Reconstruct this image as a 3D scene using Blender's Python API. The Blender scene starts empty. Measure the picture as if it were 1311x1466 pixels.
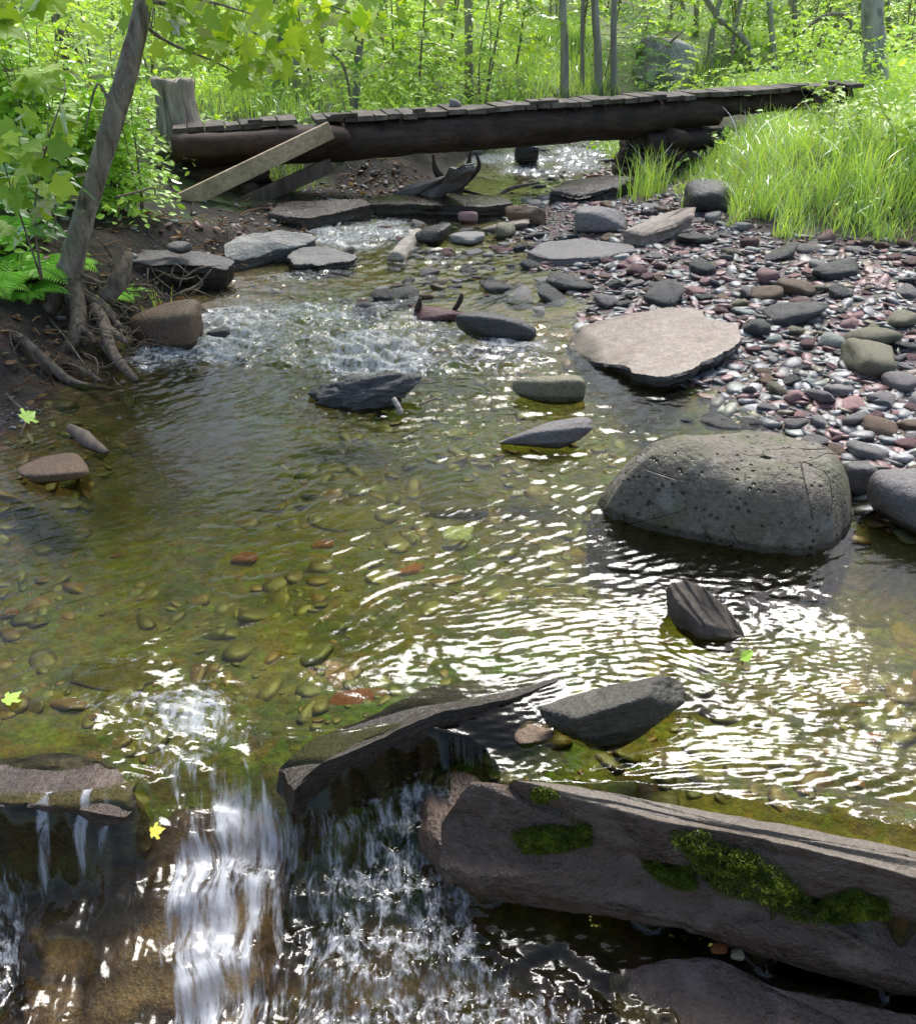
import bpy, bmesh, math, random
import numpy as np
from mathutils import Vector, Matrix

R = math.radians
random.seed(7)
C = bpy.context.scene.collection
SC = bpy.context.scene

# ------------------------------------------------------------------ camera geometry
FPX, PITCH, CAMZ = 1220.0, R(31), 1.6
FWD = np.array([0, math.cos(PITCH), -math.sin(PITCH)])
UPV = np.array([0, math.sin(PITCH), math.cos(PITCH)])


def ray(px, py):
    return FWD + np.array([(px - 655.5) / FPX, 0, 0]) + (733 - py) / FPX * UPV


def V(px, py, z=0.0):
    """ground point seen at a pixel of the survey photo, at height z"""
    d = ray(px, py)
    t = (z - CAMZ) / d[2]
    return np.array([0, 0, CAMZ]) + d * t


def VY(px, py, y):
    """point seen at a pixel, at forward distance y"""
    d = ray(px, py)
    return np.array([0, 0, CAMZ]) + d * (y / d[1])


def proj(P):
    rel = P - np.array([0, 0, CAMZ])
    dep = rel @ FWD
    return 655.5 + FPX * rel[:, 0] / dep, 733 - FPX * (rel @ UPV) / dep


# ------------------------------------------------------------------ noise
def _hash(i, j, k):
    n = (i * 374761393 + j * 668265263 + k * 2147483647 * 31 + 1013904223) & 0xFFFFFFFF
    n = ((n ^ (n >> 13)) * 1274126177) & 0xFFFFFFFF
    n = ((n ^ (n >> 16)) * 2246822519) & 0xFFFFFFFF
    return ((n ^ (n >> 15)) & 0xFFFFFF) / float(0xFFFFFF)


def vn(x, y, z=None):
    """value noise in [-1,1]"""
    x = np.asarray(x, float); y = np.asarray(y, float)
    z = np.zeros_like(x) if z is None else np.asarray(z, float)
    xi, yi, zi = np.floor(x), np.floor(y), np.floor(z)
    fx, fy, fz = x - xi, y - yi, z - zi
    fx, fy, fz = [f * f * f * (f * (f * 6 - 15) + 10) for f in (fx, fy, fz)]
    xi, yi, zi = xi.astype(np.int64), yi.astype(np.int64), zi.astype(np.int64)
    r = 0
    for a in (0, 1):
        wx = fx if a else 1 - fx
        for b in (0, 1):
            wy = fy if b else 1 - fy
            for c in (0, 1):
                wz = fz if c else 1 - fz
                r = r + wx * wy * wz * _hash(xi + a, yi + b, zi + c)
    return r * 2 - 1


def fbm(x, y, z=None, o=4):
    r = 0; a = 1.0; s = 0.0
    z = np.zeros_like(np.asarray(x, float)) if z is None else z
    for i in range(o):
        r = r + a * vn(x * 2 ** i + 17.3 * i, y * 2 ** i + 5.1 * i, z * 2 ** i + 9.7 * i)
        s += a; a *= 0.5
    return r / s


def sstep(x, a, b):
    t = np.clip((x - a) / (b - a), 0, 1)
    return t * t * (3 - 2 * t)


def sdf_poly(x, y, poly):
    """signed distance, positive inside"""
    poly = np.asarray(poly, float)
    d = np.full(np.shape(x), 1e9); ins = np.zeros(np.shape(x), bool)
    n = len(poly)
    for i in range(n):
        a, b = poly[i], poly[(i + 1) % n]
        e = b - a
        wx, wy = x - a[0], y - a[1]
        t = np.clip((wx * e[0] + wy * e[1]) / (e @ e), 0, 1)
        d = np.minimum(d, np.hypot(wx - e[0] * t, wy - e[1] * t))
        c = ((a[1] > y) != (b[1] > y)) & (x < e[0] * (y - a[1]) / (e[1] + 1e-12) + a[0])
        ins ^= c
    return np.where(ins, d, -d)


# ------------------------------------------------------------------ mesh + object helpers
def mesh_np(name, v, faces, mat=None, smooth=True, attrs=None):
    me = bpy.data.meshes.new(name)
    v = np.asarray(v, np.float32)
    if not isinstance(faces, (list, tuple)):
        faces = [faces]
    faces = [np.asarray(f, np.int32) for f in faces if len(f)]
    me.vertices.add(len(v)); me.vertices.foreach_set('co', v.ravel())
    idx = np.concatenate([f.ravel() for f in faces])
    tot = np.concatenate([np.full(len(f), f.shape[1], np.int32) for f in faces])
    st = np.concatenate([[0], np.cumsum(tot)[:-1]]).astype(np.int32)
    me.loops.add(len(idx)); me.loops.foreach_set('vertex_index', idx)
    me.polygons.add(len(tot)); me.polygons.foreach_set('loop_start', st)
    me.polygons.foreach_set('use_smooth', np.full(len(tot), smooth))
    for k, a in (attrs or {}).items():
        a = np.asarray(a, np.float32)
        if a.ndim == 1:
            at = me.attributes.new(k, 'FLOAT', 'POINT'); at.data.foreach_set('value', a)
        elif a.shape[1] == 3:
            at = me.attributes.new(k, 'FLOAT_VECTOR', 'POINT'); at.data.foreach_set('vector', a.ravel())
    me.update(calc_edges=True)
    if mat:
        me.materials.append(mat)
    return me


def obj(name, me, parent=None, loc=None):
    o = bpy.data.objects.new(name, me); C.objects.link(o)
    if parent is not None:
        o.parent = parent
    if loc is not None:
        o.location = loc
    return o


def tag(o, label, cat, group=None):
    o['label'] = label; o['category'] = cat
    if group:
        o['group'] = group
    return o


def thing(name, label, cat, loc=(0, 0, 0), group=None):
    o = bpy.data.objects.new(name, None); C.objects.link(o)
    o.location = loc; o.empty_display_size = 0.1
    return tag(o, label, cat, group)


def struct(o):
    o['kind'] = 'structure'; return o


def stuff(o, label=None, cat=None):
    o['kind'] = 'stuff'
    if label:
        tag(o, label, cat)
    return o


def copy_tree(o, parent=None):
    c = o.copy(); C.objects.link(c)
    if parent is not None:
        c.parent = parent
    for ch in list(o.children):
        copy_tree(ch, c)
    return c


class MB:
    """collects vertices and faces into ONE mesh"""
    def __init__(self):
        self.v = []; self.f = {}; self.n = 0; self.a = []

    def add(self, v, f, rnd=0.0):
        v = np.asarray(v, float)
        fl = f if isinstance(f, (list, tuple)) else [f]
        for q in fl:
            q = np.asarray(q, np.int64)
            if len(q):
                self.f.setdefault(q.shape[1], []).append(q + self.n)
        self.v.append(v); self.n += len(v)
        self.a.append(np.broadcast_to(np.asarray(rnd, float), (len(v),)))

    def box(self, c, ax, ay, az, rnd=0.0, jit=0.0):
        c = np.asarray(c, float)
        s = [(-1, -1, -1), (1, -1, -1), (1, 1, -1), (-1, 1, -1), (-1, -1, 1), (1, -1, 1), (1, 1, 1), (-1, 1, 1)]
        v = np.array([c + a * np.asarray(ax) + b * np.asarray(ay) + d * np.asarray(az) for a, b, d in s])
        if jit:
            v += np.random.RandomState(self.n + 3).uniform(-jit, jit, v.shape)
        self.add(v, [[(0, 3, 2, 1), (4, 5, 6, 7), (0, 1, 5, 4), (1, 2, 6, 5), (2, 3, 7, 6), (3, 0, 4, 7)]], rnd)

    def build(self, name, mat, parent=None, smooth=True, loc=None):
        v = np.concatenate(self.v)
        if loc is not None:
            v = v - np.asarray(loc)
        me = mesh_np(name, v, [np.concatenate(q) for q in self.f.values()], mat, smooth, {'rnd': np.concatenate(self.a)})
        return obj(name, me, parent, None if parent is not None else loc)


def tube(pts, rad, ns=8, rough=0.0, seed=0, caps=True, res=0):
    pts = np.asarray(pts, float); rad = np.asarray(rad, float)
    if res:                                        # smooth resample (Catmull-Rom)
        P = np.vstack([2 * pts[0] - pts[1], pts, 2 * pts[-1] - pts[-2]])
        out = []; ro = []
        for i in range(len(pts) - 1):
            for k in range(res):
                t = k / res
                p0, p1, p2, p3 = P[i:i + 4]
                out.append(.5 * (2 * p1 + (p2 - p0) * t + (2 * p0 - 5 * p1 + 4 * p2 - p3) * t * t + (3 * p1 - p0 - 3 * p2 + p3) * t ** 3))
                ro.append(rad[i] * (1 - t) + rad[i + 1] * t)
        out.append(pts[-1]); ro.append(rad[-1])
        pts = np.array(out); rad = np.array(ro)
    n = len(pts)
    tan = np.gradient(pts, axis=0)
    tan /= np.linalg.norm(tan, axis=1)[:, None] + 1e-9
    ref = np.array([1.0, 0, 0]) if abs(tan[0][0]) < .8 else np.array([0, 0, 1.0])
    vs = []
    ang = np.linspace(0, 2 * math.pi, ns, endpoint=False)
    for i in range(n):
        a = ref - tan[i] * (ref @ tan[i]); a /= np.linalg.norm(a) + 1e-9
        b = np.cross(tan[i], a); ref = a
        r = rad[i] * np.ones(ns)
        if rough:
            r = r * (1 + rough * fbm(np.cos(ang) * 1.3 + seed, np.sin(ang) * 1.3, np.full(ns, i * .35 + seed), 3))
        vs.append(pts[i] + np.outer(np.cos(ang) * r, a) + np.outer(np.sin(ang) * r, b))
    v = np.concatenate(vs)
    i = np.arange(n - 1)[:, None] * ns; j = np.arange(ns)[None, :]; j2 = (j + 1) % ns
    q = np.stack([(i + j), (i + j2), (i + ns + j2), (i + ns + j)], -1).reshape(-1, 4)
    fs = [q]
    if caps:
        v = np.vstack([v, pts[0], pts[-1]])
        j = np.arange(ns); j2 = (j + 1) % ns
        fs.append(np.concatenate([np.stack([np.full(ns, n * ns), j2, j], 1),
                                  np.stack([np.full(ns, n * ns + 1), (n - 1) * ns + j, (n - 1) * ns + j2], 1)]))
    return v, fs


_ico = {}


def ico(sub):
    if sub not in _ico:
        bm = bmesh.new(); bmesh.ops.create_icosphere(bm, subdivisions=sub, radius=1)
        bm.verts.ensure_lookup_table()
        _ico[sub] = (np.array([v.co[:] for v in bm.verts]), np.array([[v.index for v in f.verts] for f in bm.faces]))
        bm.free()
    return _ico[sub]


def rock_shape(seed, sub=4, p=9, npl=10, rough=.08, flat=.0):
    """unit rock: soft polyhedron + noise, half extents 1"""
    rs = np.random.RandomState(seed)
    u, f = ico(sub)
    nr = rs.normal(size=(npl, 3)); nr /= np.linalg.norm(nr, axis=1)[:, None]
    nr = np.vstack([nr, np.eye(3), -np.eye(3)])
    d = np.concatenate([rs.uniform(.70, 1.0, npl), rs.uniform(.95, 1.15, 6)])
    if flat:
        nr = np.vstack([nr, [[rs.uniform(-.1, .1), rs.uniform(-.15, .05), 1]]]); d = np.append(d, 1 - flat)
    q = np.clip(u @ nr.T / d, 0, None)
    r = (q ** p).sum(1) ** (-1.0 / p)
    o = rs.uniform(0, 90, 3)
    r = r * (1 + rough * fbm(u[:, 0] * 1.6 + o[0], u[:, 1] * 1.6 + o[1], u[:, 2] * 1.6 + o[2], 3)
             + rough * .45 * fbm(u[:, 0] * 6 + o[1], u[:, 1] * 6 + o[2], u[:, 2] * 6 + o[0], 3))
    v = u * r[:, None]
    v -= (v.max(0) + v.min(0)) / 2
    v /= (v.max(0) - v.min(0)) / 2
    return v, f

# ------------------------------------------------------------------ materials
def newmat(name):
    m = bpy.data.materials.new(name); m.use_nodes = True
    nt = m.node_tree; nt.nodes.clear()
    return m, nt, nt.nodes.new('ShaderNodeOutputMaterial')


def N(nt, typ, **kw):
    n = nt.nodes.new('ShaderNode' + typ)
    for k, v in kw.items():
        if k.startswith('i_'):
            n.inputs[k[2:].replace('_', ' ')].default_value = v
        else:
            setattr(n, k, v)
    return n


def L(nt, a, b):
    nt.links.new(a, b)


def ramp(nt, fac, stops):
    r = N(nt, 'ValToRGB')
    while len(r.color_ramp.elements) < len(stops):
        r.color_ramp.elements.new(.5)
    for e, (p, c) in zip(r.color_ramp.elements, stops):
        e.position = p; e.color = (*c, 1) if len(c) == 3 else c
    L(nt, fac, r.inputs[0]); return r.outputs[0]


def coord(nt, scale=(1, 1, 1), kind='Object', rot=(0, 0, 0)):
    t = N(nt, 'TexCoord'); mp = N(nt, 'Mapping')
    mp.inputs['Scale'].default_value = scale; mp.inputs['Rotation'].default_value = rot
    L(nt, t.outputs[kind], mp.inputs[0]); return mp.outputs[0]


def noise(nt, vec, scale, detail=4, rough=.55, dist=0.0, out=0):
    n = N(nt, 'TexNoise', i_Scale=scale, i_Detail=detail, i_Roughness=rough, i_Distortion=dist)
    L(nt, vec, n.inputs['Vector']); return n.outputs[out]


def mixc(nt, fac, a, b, mode='MIX'):
    m = N(nt, 'Mix', data_type='RGBA', blend_type=mode)
    for s, x in ((0, fac), (6, a), (7, b)):
        if hasattr(x, 'links'):
            L(nt, x, m.inputs[s])
        else:
            m.inputs[s].default_value = x if s == 0 else (*x, 1)
    return m.outputs[2]


def math_(nt, op, a, b=None, clamp=False):
    m = N(nt, 'Math', operation=op, use_clamp=clamp)
    for s, x in ((0, a), (1, b)):
        if x is None:
            continue
        if hasattr(x, 'links'):
            L(nt, x, m.inputs[s])
        else:
            m.inputs[s].default_value = x
    return m.outputs[0]


def bump(nt, h, strength=.5, dist=.02, nrm=None):
    b = N(nt, 'Bump', i_Strength=strength, i_Distance=dist)
    L(nt, h, b.inputs['Height'])
    if nrm is not None:
        L(nt, nrm, b.inputs['Normal'])
    return b.outputs[0]


def rock_mat(name, col, rough=.6, scale=8.0, var=.45, spots=None, pits=0.0, bumpd=.012, strata=0.0, spec=.4, green=0.0):
    m, nt, out = newmat(name)
    b = N(nt, 'BsdfPrincipled', i_Roughness=rough)
    b.inputs['Specular IOR Level'].default_value = spec
    co = coord(nt)
    oi = N(nt, 'ObjectInfo')
    off = N(nt, 'VectorMath', operation='ADD'); L(nt, co, off.inputs[0])
    cs = N(nt, 'CombineXYZ'); L(nt, math_(nt, 'MULTIPLY', oi.outputs['Random'], 37.0), cs.inputs[0]); L(nt, cs.outputs[0], off.inputs[1])
    co = off.outputs[0]
    big = noise(nt, co, scale * .5, 5, .6); fine = noise(nt, co, scale * 7, 5, .65)
    dark = tuple(c * (1 - var) for c in col); lite = tuple(min(1, c * (1 + var * .8)) for c in col)
    c = ramp(nt, big, [(.32, dark), (.5, col), (.7, lite)])
    micro = noise(nt, co, scale * 22, 4, .7)
    c = mixc(nt, .5, c, ramp(nt, fine, [(.35, tuple(x * .45 for x in col)), (.65, tuple(min(1, x * 1.5) for x in col))]), 'MIX')
    c = mixc(nt, 1.0, c, ramp(nt, micro, [(.3, (.6, .6, .6)), (.7, (1.35, 1.35, 1.35))]), 'MULTIPLY')
    if spots:
        sp = noise(nt, co, scale * 1.3, 4, .6)
        c = mixc(nt, ramp(nt, sp, [(.53, (0, 0, 0)), (.66, (1, 1, 1))]), c, spots)
    if green:
        gn = noise(nt, co, scale * .8, 5, .65)
        c = mixc(nt, ramp(nt, gn, [(.5, (0, 0, 0)), (.68, (green,) * 3)]), c, (.07, .085, .02))
    h = math_(nt, 'ADD', math_(nt, 'MULTIPLY', big, .9), math_(nt, 'ADD', math_(nt, 'MULTIPLY', fine, .45), math_(nt, 'MULTIPLY', micro, .14)))
    if pits:
        vo = N(nt, 'TexVoronoi', i_Scale=scale * 5.0); L(nt, co, vo.inputs['Vector'])
        gate = ramp(nt, noise(nt, co, scale * 1.5, 2), [(.42, (0, 0, 0)), (.55, (1, 1, 1))])
        pit = math_(nt, 'MULTIPLY', ramp(nt, vo.outputs['Distance'], [(.05, (1, 1, 1)), (.26, (0, 0, 0))]), gate)
        h = math_(nt, 'SUBTRACT', h, math_(nt, 'MULTIPLY', pit, pits))
        vo2 = N(nt, 'TexVoronoi', i_Scale=scale * .55, feature='DISTANCE_TO_EDGE'); L(nt, co, vo2.inputs['Vector'])
        crk = ramp(nt, vo2.outputs[0], [(.0, (1, 1, 1)), (.012, (0, 0, 0))])
        crk = math_(nt, 'MULTIPLY', crk, ramp(nt, noise(nt, co, scale * .7, 2), [(.5, (0, 0, 0)), (.6, (1, 1, 1))]))
        h = math_(nt, 'SUBTRACT', h, math_(nt, 'MULTIPLY', crk, pits * .3))
        c = mixc(nt, math_(nt, 'MULTIPLY', pit, .6), c, tuple(x * .25 for x in col))
    if strata:
        st = noise(nt, coord(nt, (1.2, 1.2, 26)), 2.2, 4, .6)
        h = math_(nt, 'ADD', h, math_(nt, 'MULTIPLY', st, strata))
        c = mixc(nt, .25, c, ramp(nt, st, [(.4, tuple(x * .5 for x in col)), (.6, tuple(x * 1.3 for x in col))]))
    hsv = N(nt, 'HueSaturation'); L(nt, c, hsv.inputs['Color'])
    L(nt, math_(nt, 'ADD', math_(nt, 'MULTIPLY', oi.outputs['Random'], .5), .75), hsv.inputs['Value'])
    we = N(nt, 'Attribute', attribute_name='wet')
    wf = math_(nt, 'MULTIPLY', ramp(nt, math_(nt, 'ADD', we.outputs['Fac'], math_(nt, 'SUBTRACT', math_(nt, 'MULTIPLY', fine, .5), .25)), [(.35, (0, 0, 0)), (.6, (1, 1, 1))]), math_(nt, 'GREATER_THAN', we.outputs['Fac'], .01))
    L(nt, mixc(nt, wf, hsv.outputs[0], mixc(nt, 1.0, hsv.outputs[0], (.36, .34, .30), 'MULTIPLY')), b.inputs['Base Color'])
    L(nt, math_(nt, 'SUBTRACT', math_(nt, 'ADD', math_(nt, 'ADD', math_(nt, 'MULTIPLY', fine, .3), math_(nt, 'MULTIPLY', math_(nt, 'SUBTRACT', big, .5), 1.2)), rough - .15), math_(nt, 'MULTIPLY', wf, .2)), b.inputs['Roughness'])
    L(nt, bump(nt, h, 1.0, bumpd * 1.5), b.inputs['Normal'])
    L(nt, b.outputs[0], out.inputs[0]); return m


def bark_mat(name, dark, lite, scale=6.0, stretch=.15, lichen=None, bumpd=.015):
    m, nt, out = newmat(name)
    b = N(nt, 'BsdfPrincipled', i_Roughness=.85)
    co = coord(nt, (1, 1, stretch))
    a = noise(nt, co, scale * 3, 5, .65, .4); g = noise(nt, coord(nt), scale * .7, 4)
    c = ramp(nt, a, [(.35, dark), (.62, lite)])
    c = mixc(nt, math_(nt, 'MULTIPLY', g, .5), c, tuple(x * .5 for x in dark))
    if lichen:
        c = mixc(nt, ramp(nt, noise(nt, coord(nt), scale * 1.6, 4), [(.52, (0, 0, 0)), (.62, (.8, .8, .8))]), c, lichen)
    L(nt, c, b.inputs['Base Color'])
    L(nt, bump(nt, a, .9, bumpd), b.inputs['Normal'])
    L(nt, b.outputs[0], out.inputs[0]); return m


def wood_mat(name, dark, lite, axis_scale=(.6, 12, 12), rot=(0, 0, 0), rough=.75, scale=3.0):
    m, nt, out = newmat(name)
    b = N(nt, 'BsdfPrincipled', i_Roughness=rough)
    a = noise(nt, coord(nt, axis_scale, rot=rot), scale, 5, .6, .6)
    g = noise(nt, coord(nt), 4, 4)
    at = N(nt, 'Attribute', attribute_name='rnd')
    c = ramp(nt, a, [(.3, dark), (.65, lite)])
    c = mixc(nt, ramp(nt, g, [(.45, (0, 0, 0)), (.7, (.7, .7, .7))]), c, tuple(x * .6 for x in dark))
    hs = N(nt, 'HueSaturation'); L(nt, c, hs.inputs['Color'])
    L(nt, math_(nt, 'ADD', math_(nt, 'MULTIPLY', at.outputs['Fac'], 1.1), .5), hs.inputs['Value'])
    L(nt, hs.outputs[0], b.inputs['Base Color'])
    L(nt, bump(nt, a, .6, .008), b.inputs['Normal'])
    L(nt, b.outputs[0], out.inputs[0]); return m


def leaf_mat(name, c1, c2, trans=.5, gloss=.12, rough=.45):
    """thin leaf: reflects and lets light through; each leaf its own tint (rnd)"""
    m, nt, out = newmat(name)
    at = N(nt, 'Attribute', attribute_name='rnd')
    g = noise(nt, coord(nt), 1.6, 2)
    f = math_(nt, 'ADD', math_(nt, 'MULTIPLY', at.outputs['Fac'], .75), math_(nt, 'SUBTRACT', math_(nt, 'MULTIPLY', g, .6), .18), True)
    c = ramp(nt, f, [(0.0, c1), (1.0, c2)])
    d = N(nt, 'BsdfDiffuse'); L(nt, c, d.inputs[0])
    t = N(nt, 'BsdfTranslucent')
    L(nt, mixc(nt, 1.0, c, (1.1, 1.0, .35), 'MULTIPLY'), t.inputs[0])
    gl = N(nt, 'BsdfGlossy', i_Roughness=rough); gl.inputs[0].default_value = (1, 1, 1, 1)
    m1 = N(nt, 'AddShader'); L(nt, d.outputs[0], m1.inputs[0]); L(nt, t.outputs[0], m1.inputs[1])
    fr = N(nt, 'Fresnel', i_IOR=1.4)
    m2 = N(nt, 'MixShader'); L(nt, math_(nt, 'MULTIPLY', fr.outputs[0], gloss * 8), m2.inputs[0])
    L(nt, m1.outputs[0], m2.inputs[1]); L(nt, gl.outputs[0], m2.inputs[2])
    L(nt, m2.outputs[0], out.inputs[0]); return m


M = {}
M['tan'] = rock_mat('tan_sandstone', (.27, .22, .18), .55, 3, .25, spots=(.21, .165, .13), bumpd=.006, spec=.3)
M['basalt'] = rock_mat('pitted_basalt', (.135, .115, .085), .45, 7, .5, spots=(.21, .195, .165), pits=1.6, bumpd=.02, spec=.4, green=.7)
M['dark'] = rock_mat('dark_wet_stone_and_shade', (.05, .048, .045), .35, 9, .5, strata=.3, spec=.5)  # real dark stones, and painted shade on the sides of pale slabs
M['black'] = rock_mat('black_wet_ledge_and_shade', (.022, .015, .009), .28, 9, .5, strata=.4, spec=.5)  # real black ledges, and painted shade on the undercut slab's front
M['grey'] = rock_mat('grey_stone', (.165, .15, .145), .5, 9, .4)
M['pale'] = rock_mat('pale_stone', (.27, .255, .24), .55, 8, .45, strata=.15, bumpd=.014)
M['palegreen'] = rock_mat('pale_green_stone', (.3, .33, .29), .5, 9, .3)
M['olive'] = rock_mat('olive_stone', (.16, .145, .09), .5, 9, .35)
M['maroon'] = rock_mat('maroon_stone', (.13, .06, .06), .45, 10, .4)
M['pink'] = rock_mat('pinkish_stone', (.33, .19, .18), .5, 10, .35)
M['brown'] = rock_mat('brown_stone', (.14, .09, .055), .5, 9, .4)
M['ledge'] = rock_mat('layered_brown_ledge', (.07, .042, .026), .26, 5, .7, spots=(.14, .105, .08), strata=.04, bumpd=.026, spec=.7)
M['ledgetop'] = rock_mat('pale_ledge_top', (.10, .078, .055), .38, 7, .5, strata=.1, bumpd=.010, spec=.5)  # paler than the ledge material used on the sides
M['redslab'] = rock_mat('wet_red_brown_slab', (.13, .068, .05), .35, 5, .45, bumpd=.014)
M['bed'] = rock_mat('algae_covered_stone', (.115, .10, .02), .8, 10, .6, spots=(.06, .07, .012), spec=.1)
M['blockstone'] = rock_mat('dark_grained_stone', (.055, .05, .038), .5, 8, .5, spots=(.10, .092, .07), strata=.25, bumpd=.014, spec=.4)
M['orange'] = rock_mat('orange_stone', (.22, .075, .025), .8, 12, .5, spots=(.13, .10, .02), spec=.1)
M['yellow'] = rock_mat('ochre_stone', (.20, .145, .03), .8, 10, .5, spots=(.10, .10, .018), spec=.1)
M['mossrock'] = rock_mat('lichen_boulder', (.42, .41, .37), .8, 2.0, .35, spots=(.09, .12, .03), bumpd=.05)
M['bark'] = bark_mat('grey_brown_bark', (.13, .095, .068), (.50, .42, .33), 9, .22, lichen=(.26, .26, .2), bumpd=.045)
M['barkfar'] = bark_mat('grey_bark', (.2, .18, .15), (.46, .42, .37), 4, .15)
M['barkpale'] = bark_mat('pale_grey_bark', (.28, .26, .24), (.58, .55, .5), 4, .4, lichen=(.16, .16, .15))
M['birch'] = bark_mat('white_birch_bark', (.25, .22, .19), (.52, .46, .4), 4, 4.0)
M['root'] = bark_mat('washed_root_wood', (.065, .045, .03), (.24, .19, .14), 10, .4)
M['stump'] = bark_mat('split_grey_stump_wood', (.10, .075, .055), (.62, .53, .42), 5, .1, bumpd=.04)
M['log'] = wood_mat('dark_wet_log', (.016, .010, .007), (.07, .04, .025), (1.0, 9, 9), (0, 0, R(15)))
M['redlog'] = wood_mat('red_brown_log', (.025, .014, .009), (.085, .047, .03), (1.0, 9, 9), (0, 0, R(15)))
M['plank'] = wood_mat('weathered_plank', (.035, .027, .02), (.15, .12, .095), (3, 3, 3))
M['board'] = wood_mat('bare_pine_board', (.34, .25, .155), (.6, .47, .32), (.8, 14, 14), (0, R(-25), 0))
M['drift'] = wood_mat('driftwood', (.07, .052, .038), (.2, .155, .11), (8, 2, 2))
M['maple'] = leaf_mat('maple_leaf', (.09, .19, .018), (.32, .42, .05), .55, .09)
M['shrub'] = leaf_mat('shrub_leaf', (.16, .30, .03), (.30, .45, .05), .5, .10)
M['dkleaf'] = leaf_mat('glossy_dark_leaf', (.05, .13, .025), (.1, .22, .04), .4, .2, .35)
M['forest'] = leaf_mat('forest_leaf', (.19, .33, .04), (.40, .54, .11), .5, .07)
M['farleaf'] = leaf_mat('shade_tinted_leaf', (.075, .15, .025), (.19, .30, .05), .5, .05)  # darker copy of the forest leaf; deep-wood shade put into its colour
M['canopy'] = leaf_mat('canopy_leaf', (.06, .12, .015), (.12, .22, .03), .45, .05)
M['fern'] = leaf_mat('fern_leaf', (.13, .30, .03), (.24, .46, .05), .5, .06)
M['conifer'] = leaf_mat('soft_needle_spray', (.08, .17, .035), (.17, .31, .06), .4, .05)
M['grass'] = leaf_mat('grass_blade', (.15, .27, .05), (.30, .43, .10), .5, .12)
M['strawgrass'] = leaf_mat('dry_straw', (.2, .16, .08), (.34, .28, .16), .3, .05)
M['leaflit'] = leaf_mat('fallen_leaf', (.2, .36, .04), (.3, .45, .06), .4, .15)
M['yleaf'] = leaf_mat('yellow_leaf', (.45, .4, .05), (.5, .45, .06), .4, .15)
M['litter'] = leaf_mat('dead_leaf', (.06, .035, .018), (.24, .15, .08), .2, .04)
M['flower'] = leaf_mat('buttercup_petal', (.75, .55, .03), (.8, .6, .04), .3, .1)
M['moss'] = leaf_mat('moss_frond', (.025, .04, .005), (.13, .17, .015), .35, .02)

# ------------------------------------------------------------------ terrain and water levels
_LY = [-8, .5, 2.5, 3.06, 3.5, 3.91, 4.57, 5.76, 6.42, 7.6, 8.9, 9.6, 11, 14, 45]
_LX = [-2.6, -2.4, -2.05, -1.95, -1.9, -1.95, -1.98, -1.55, -1.17, -.82, -.15, .1, .75, 6, 30]
_RY = [-8, .5, 2.3, 2.73, 3.2, 3.61, 3.91, 4.57, 5.07, 5.7, 7.08, 8.1, 9.0, 9.8, 11, 14, 45]
_RX = [2.6, 2.5, 2.0, 1.52, 1.47, 1.36, 1.15, .8, .84, .68, .45, .75, 1.35, 1.85, 2.7, 8, 34]
GRASS = [(2.0, 8.5), (1.78, 7.75), (1.85, 7.0), (2.06, 6.45), (2.6, 5.85), (3.3, 5.6), (6, 5.0), (14, 4.0), (14, 12.5), (2.2, 12.5), (1.5, 10)]


def XL(y): return np.interp(y, _LY, _LX) + .05 * vn(y * 3.1, y * 0 + 3.3)
def XR(y): return np.interp(y, _RY, _RX) + .05 * vn(y * 2.7, y * 0 + 8.3)
def WL(y): return np.interp(y, [-8, 4.2, 5.2, 6.5, 8, 9, 10, 13, 20, 45], [0, 0, .025, .05, .07, .1, .18, .38, .8, 2.2])


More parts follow.
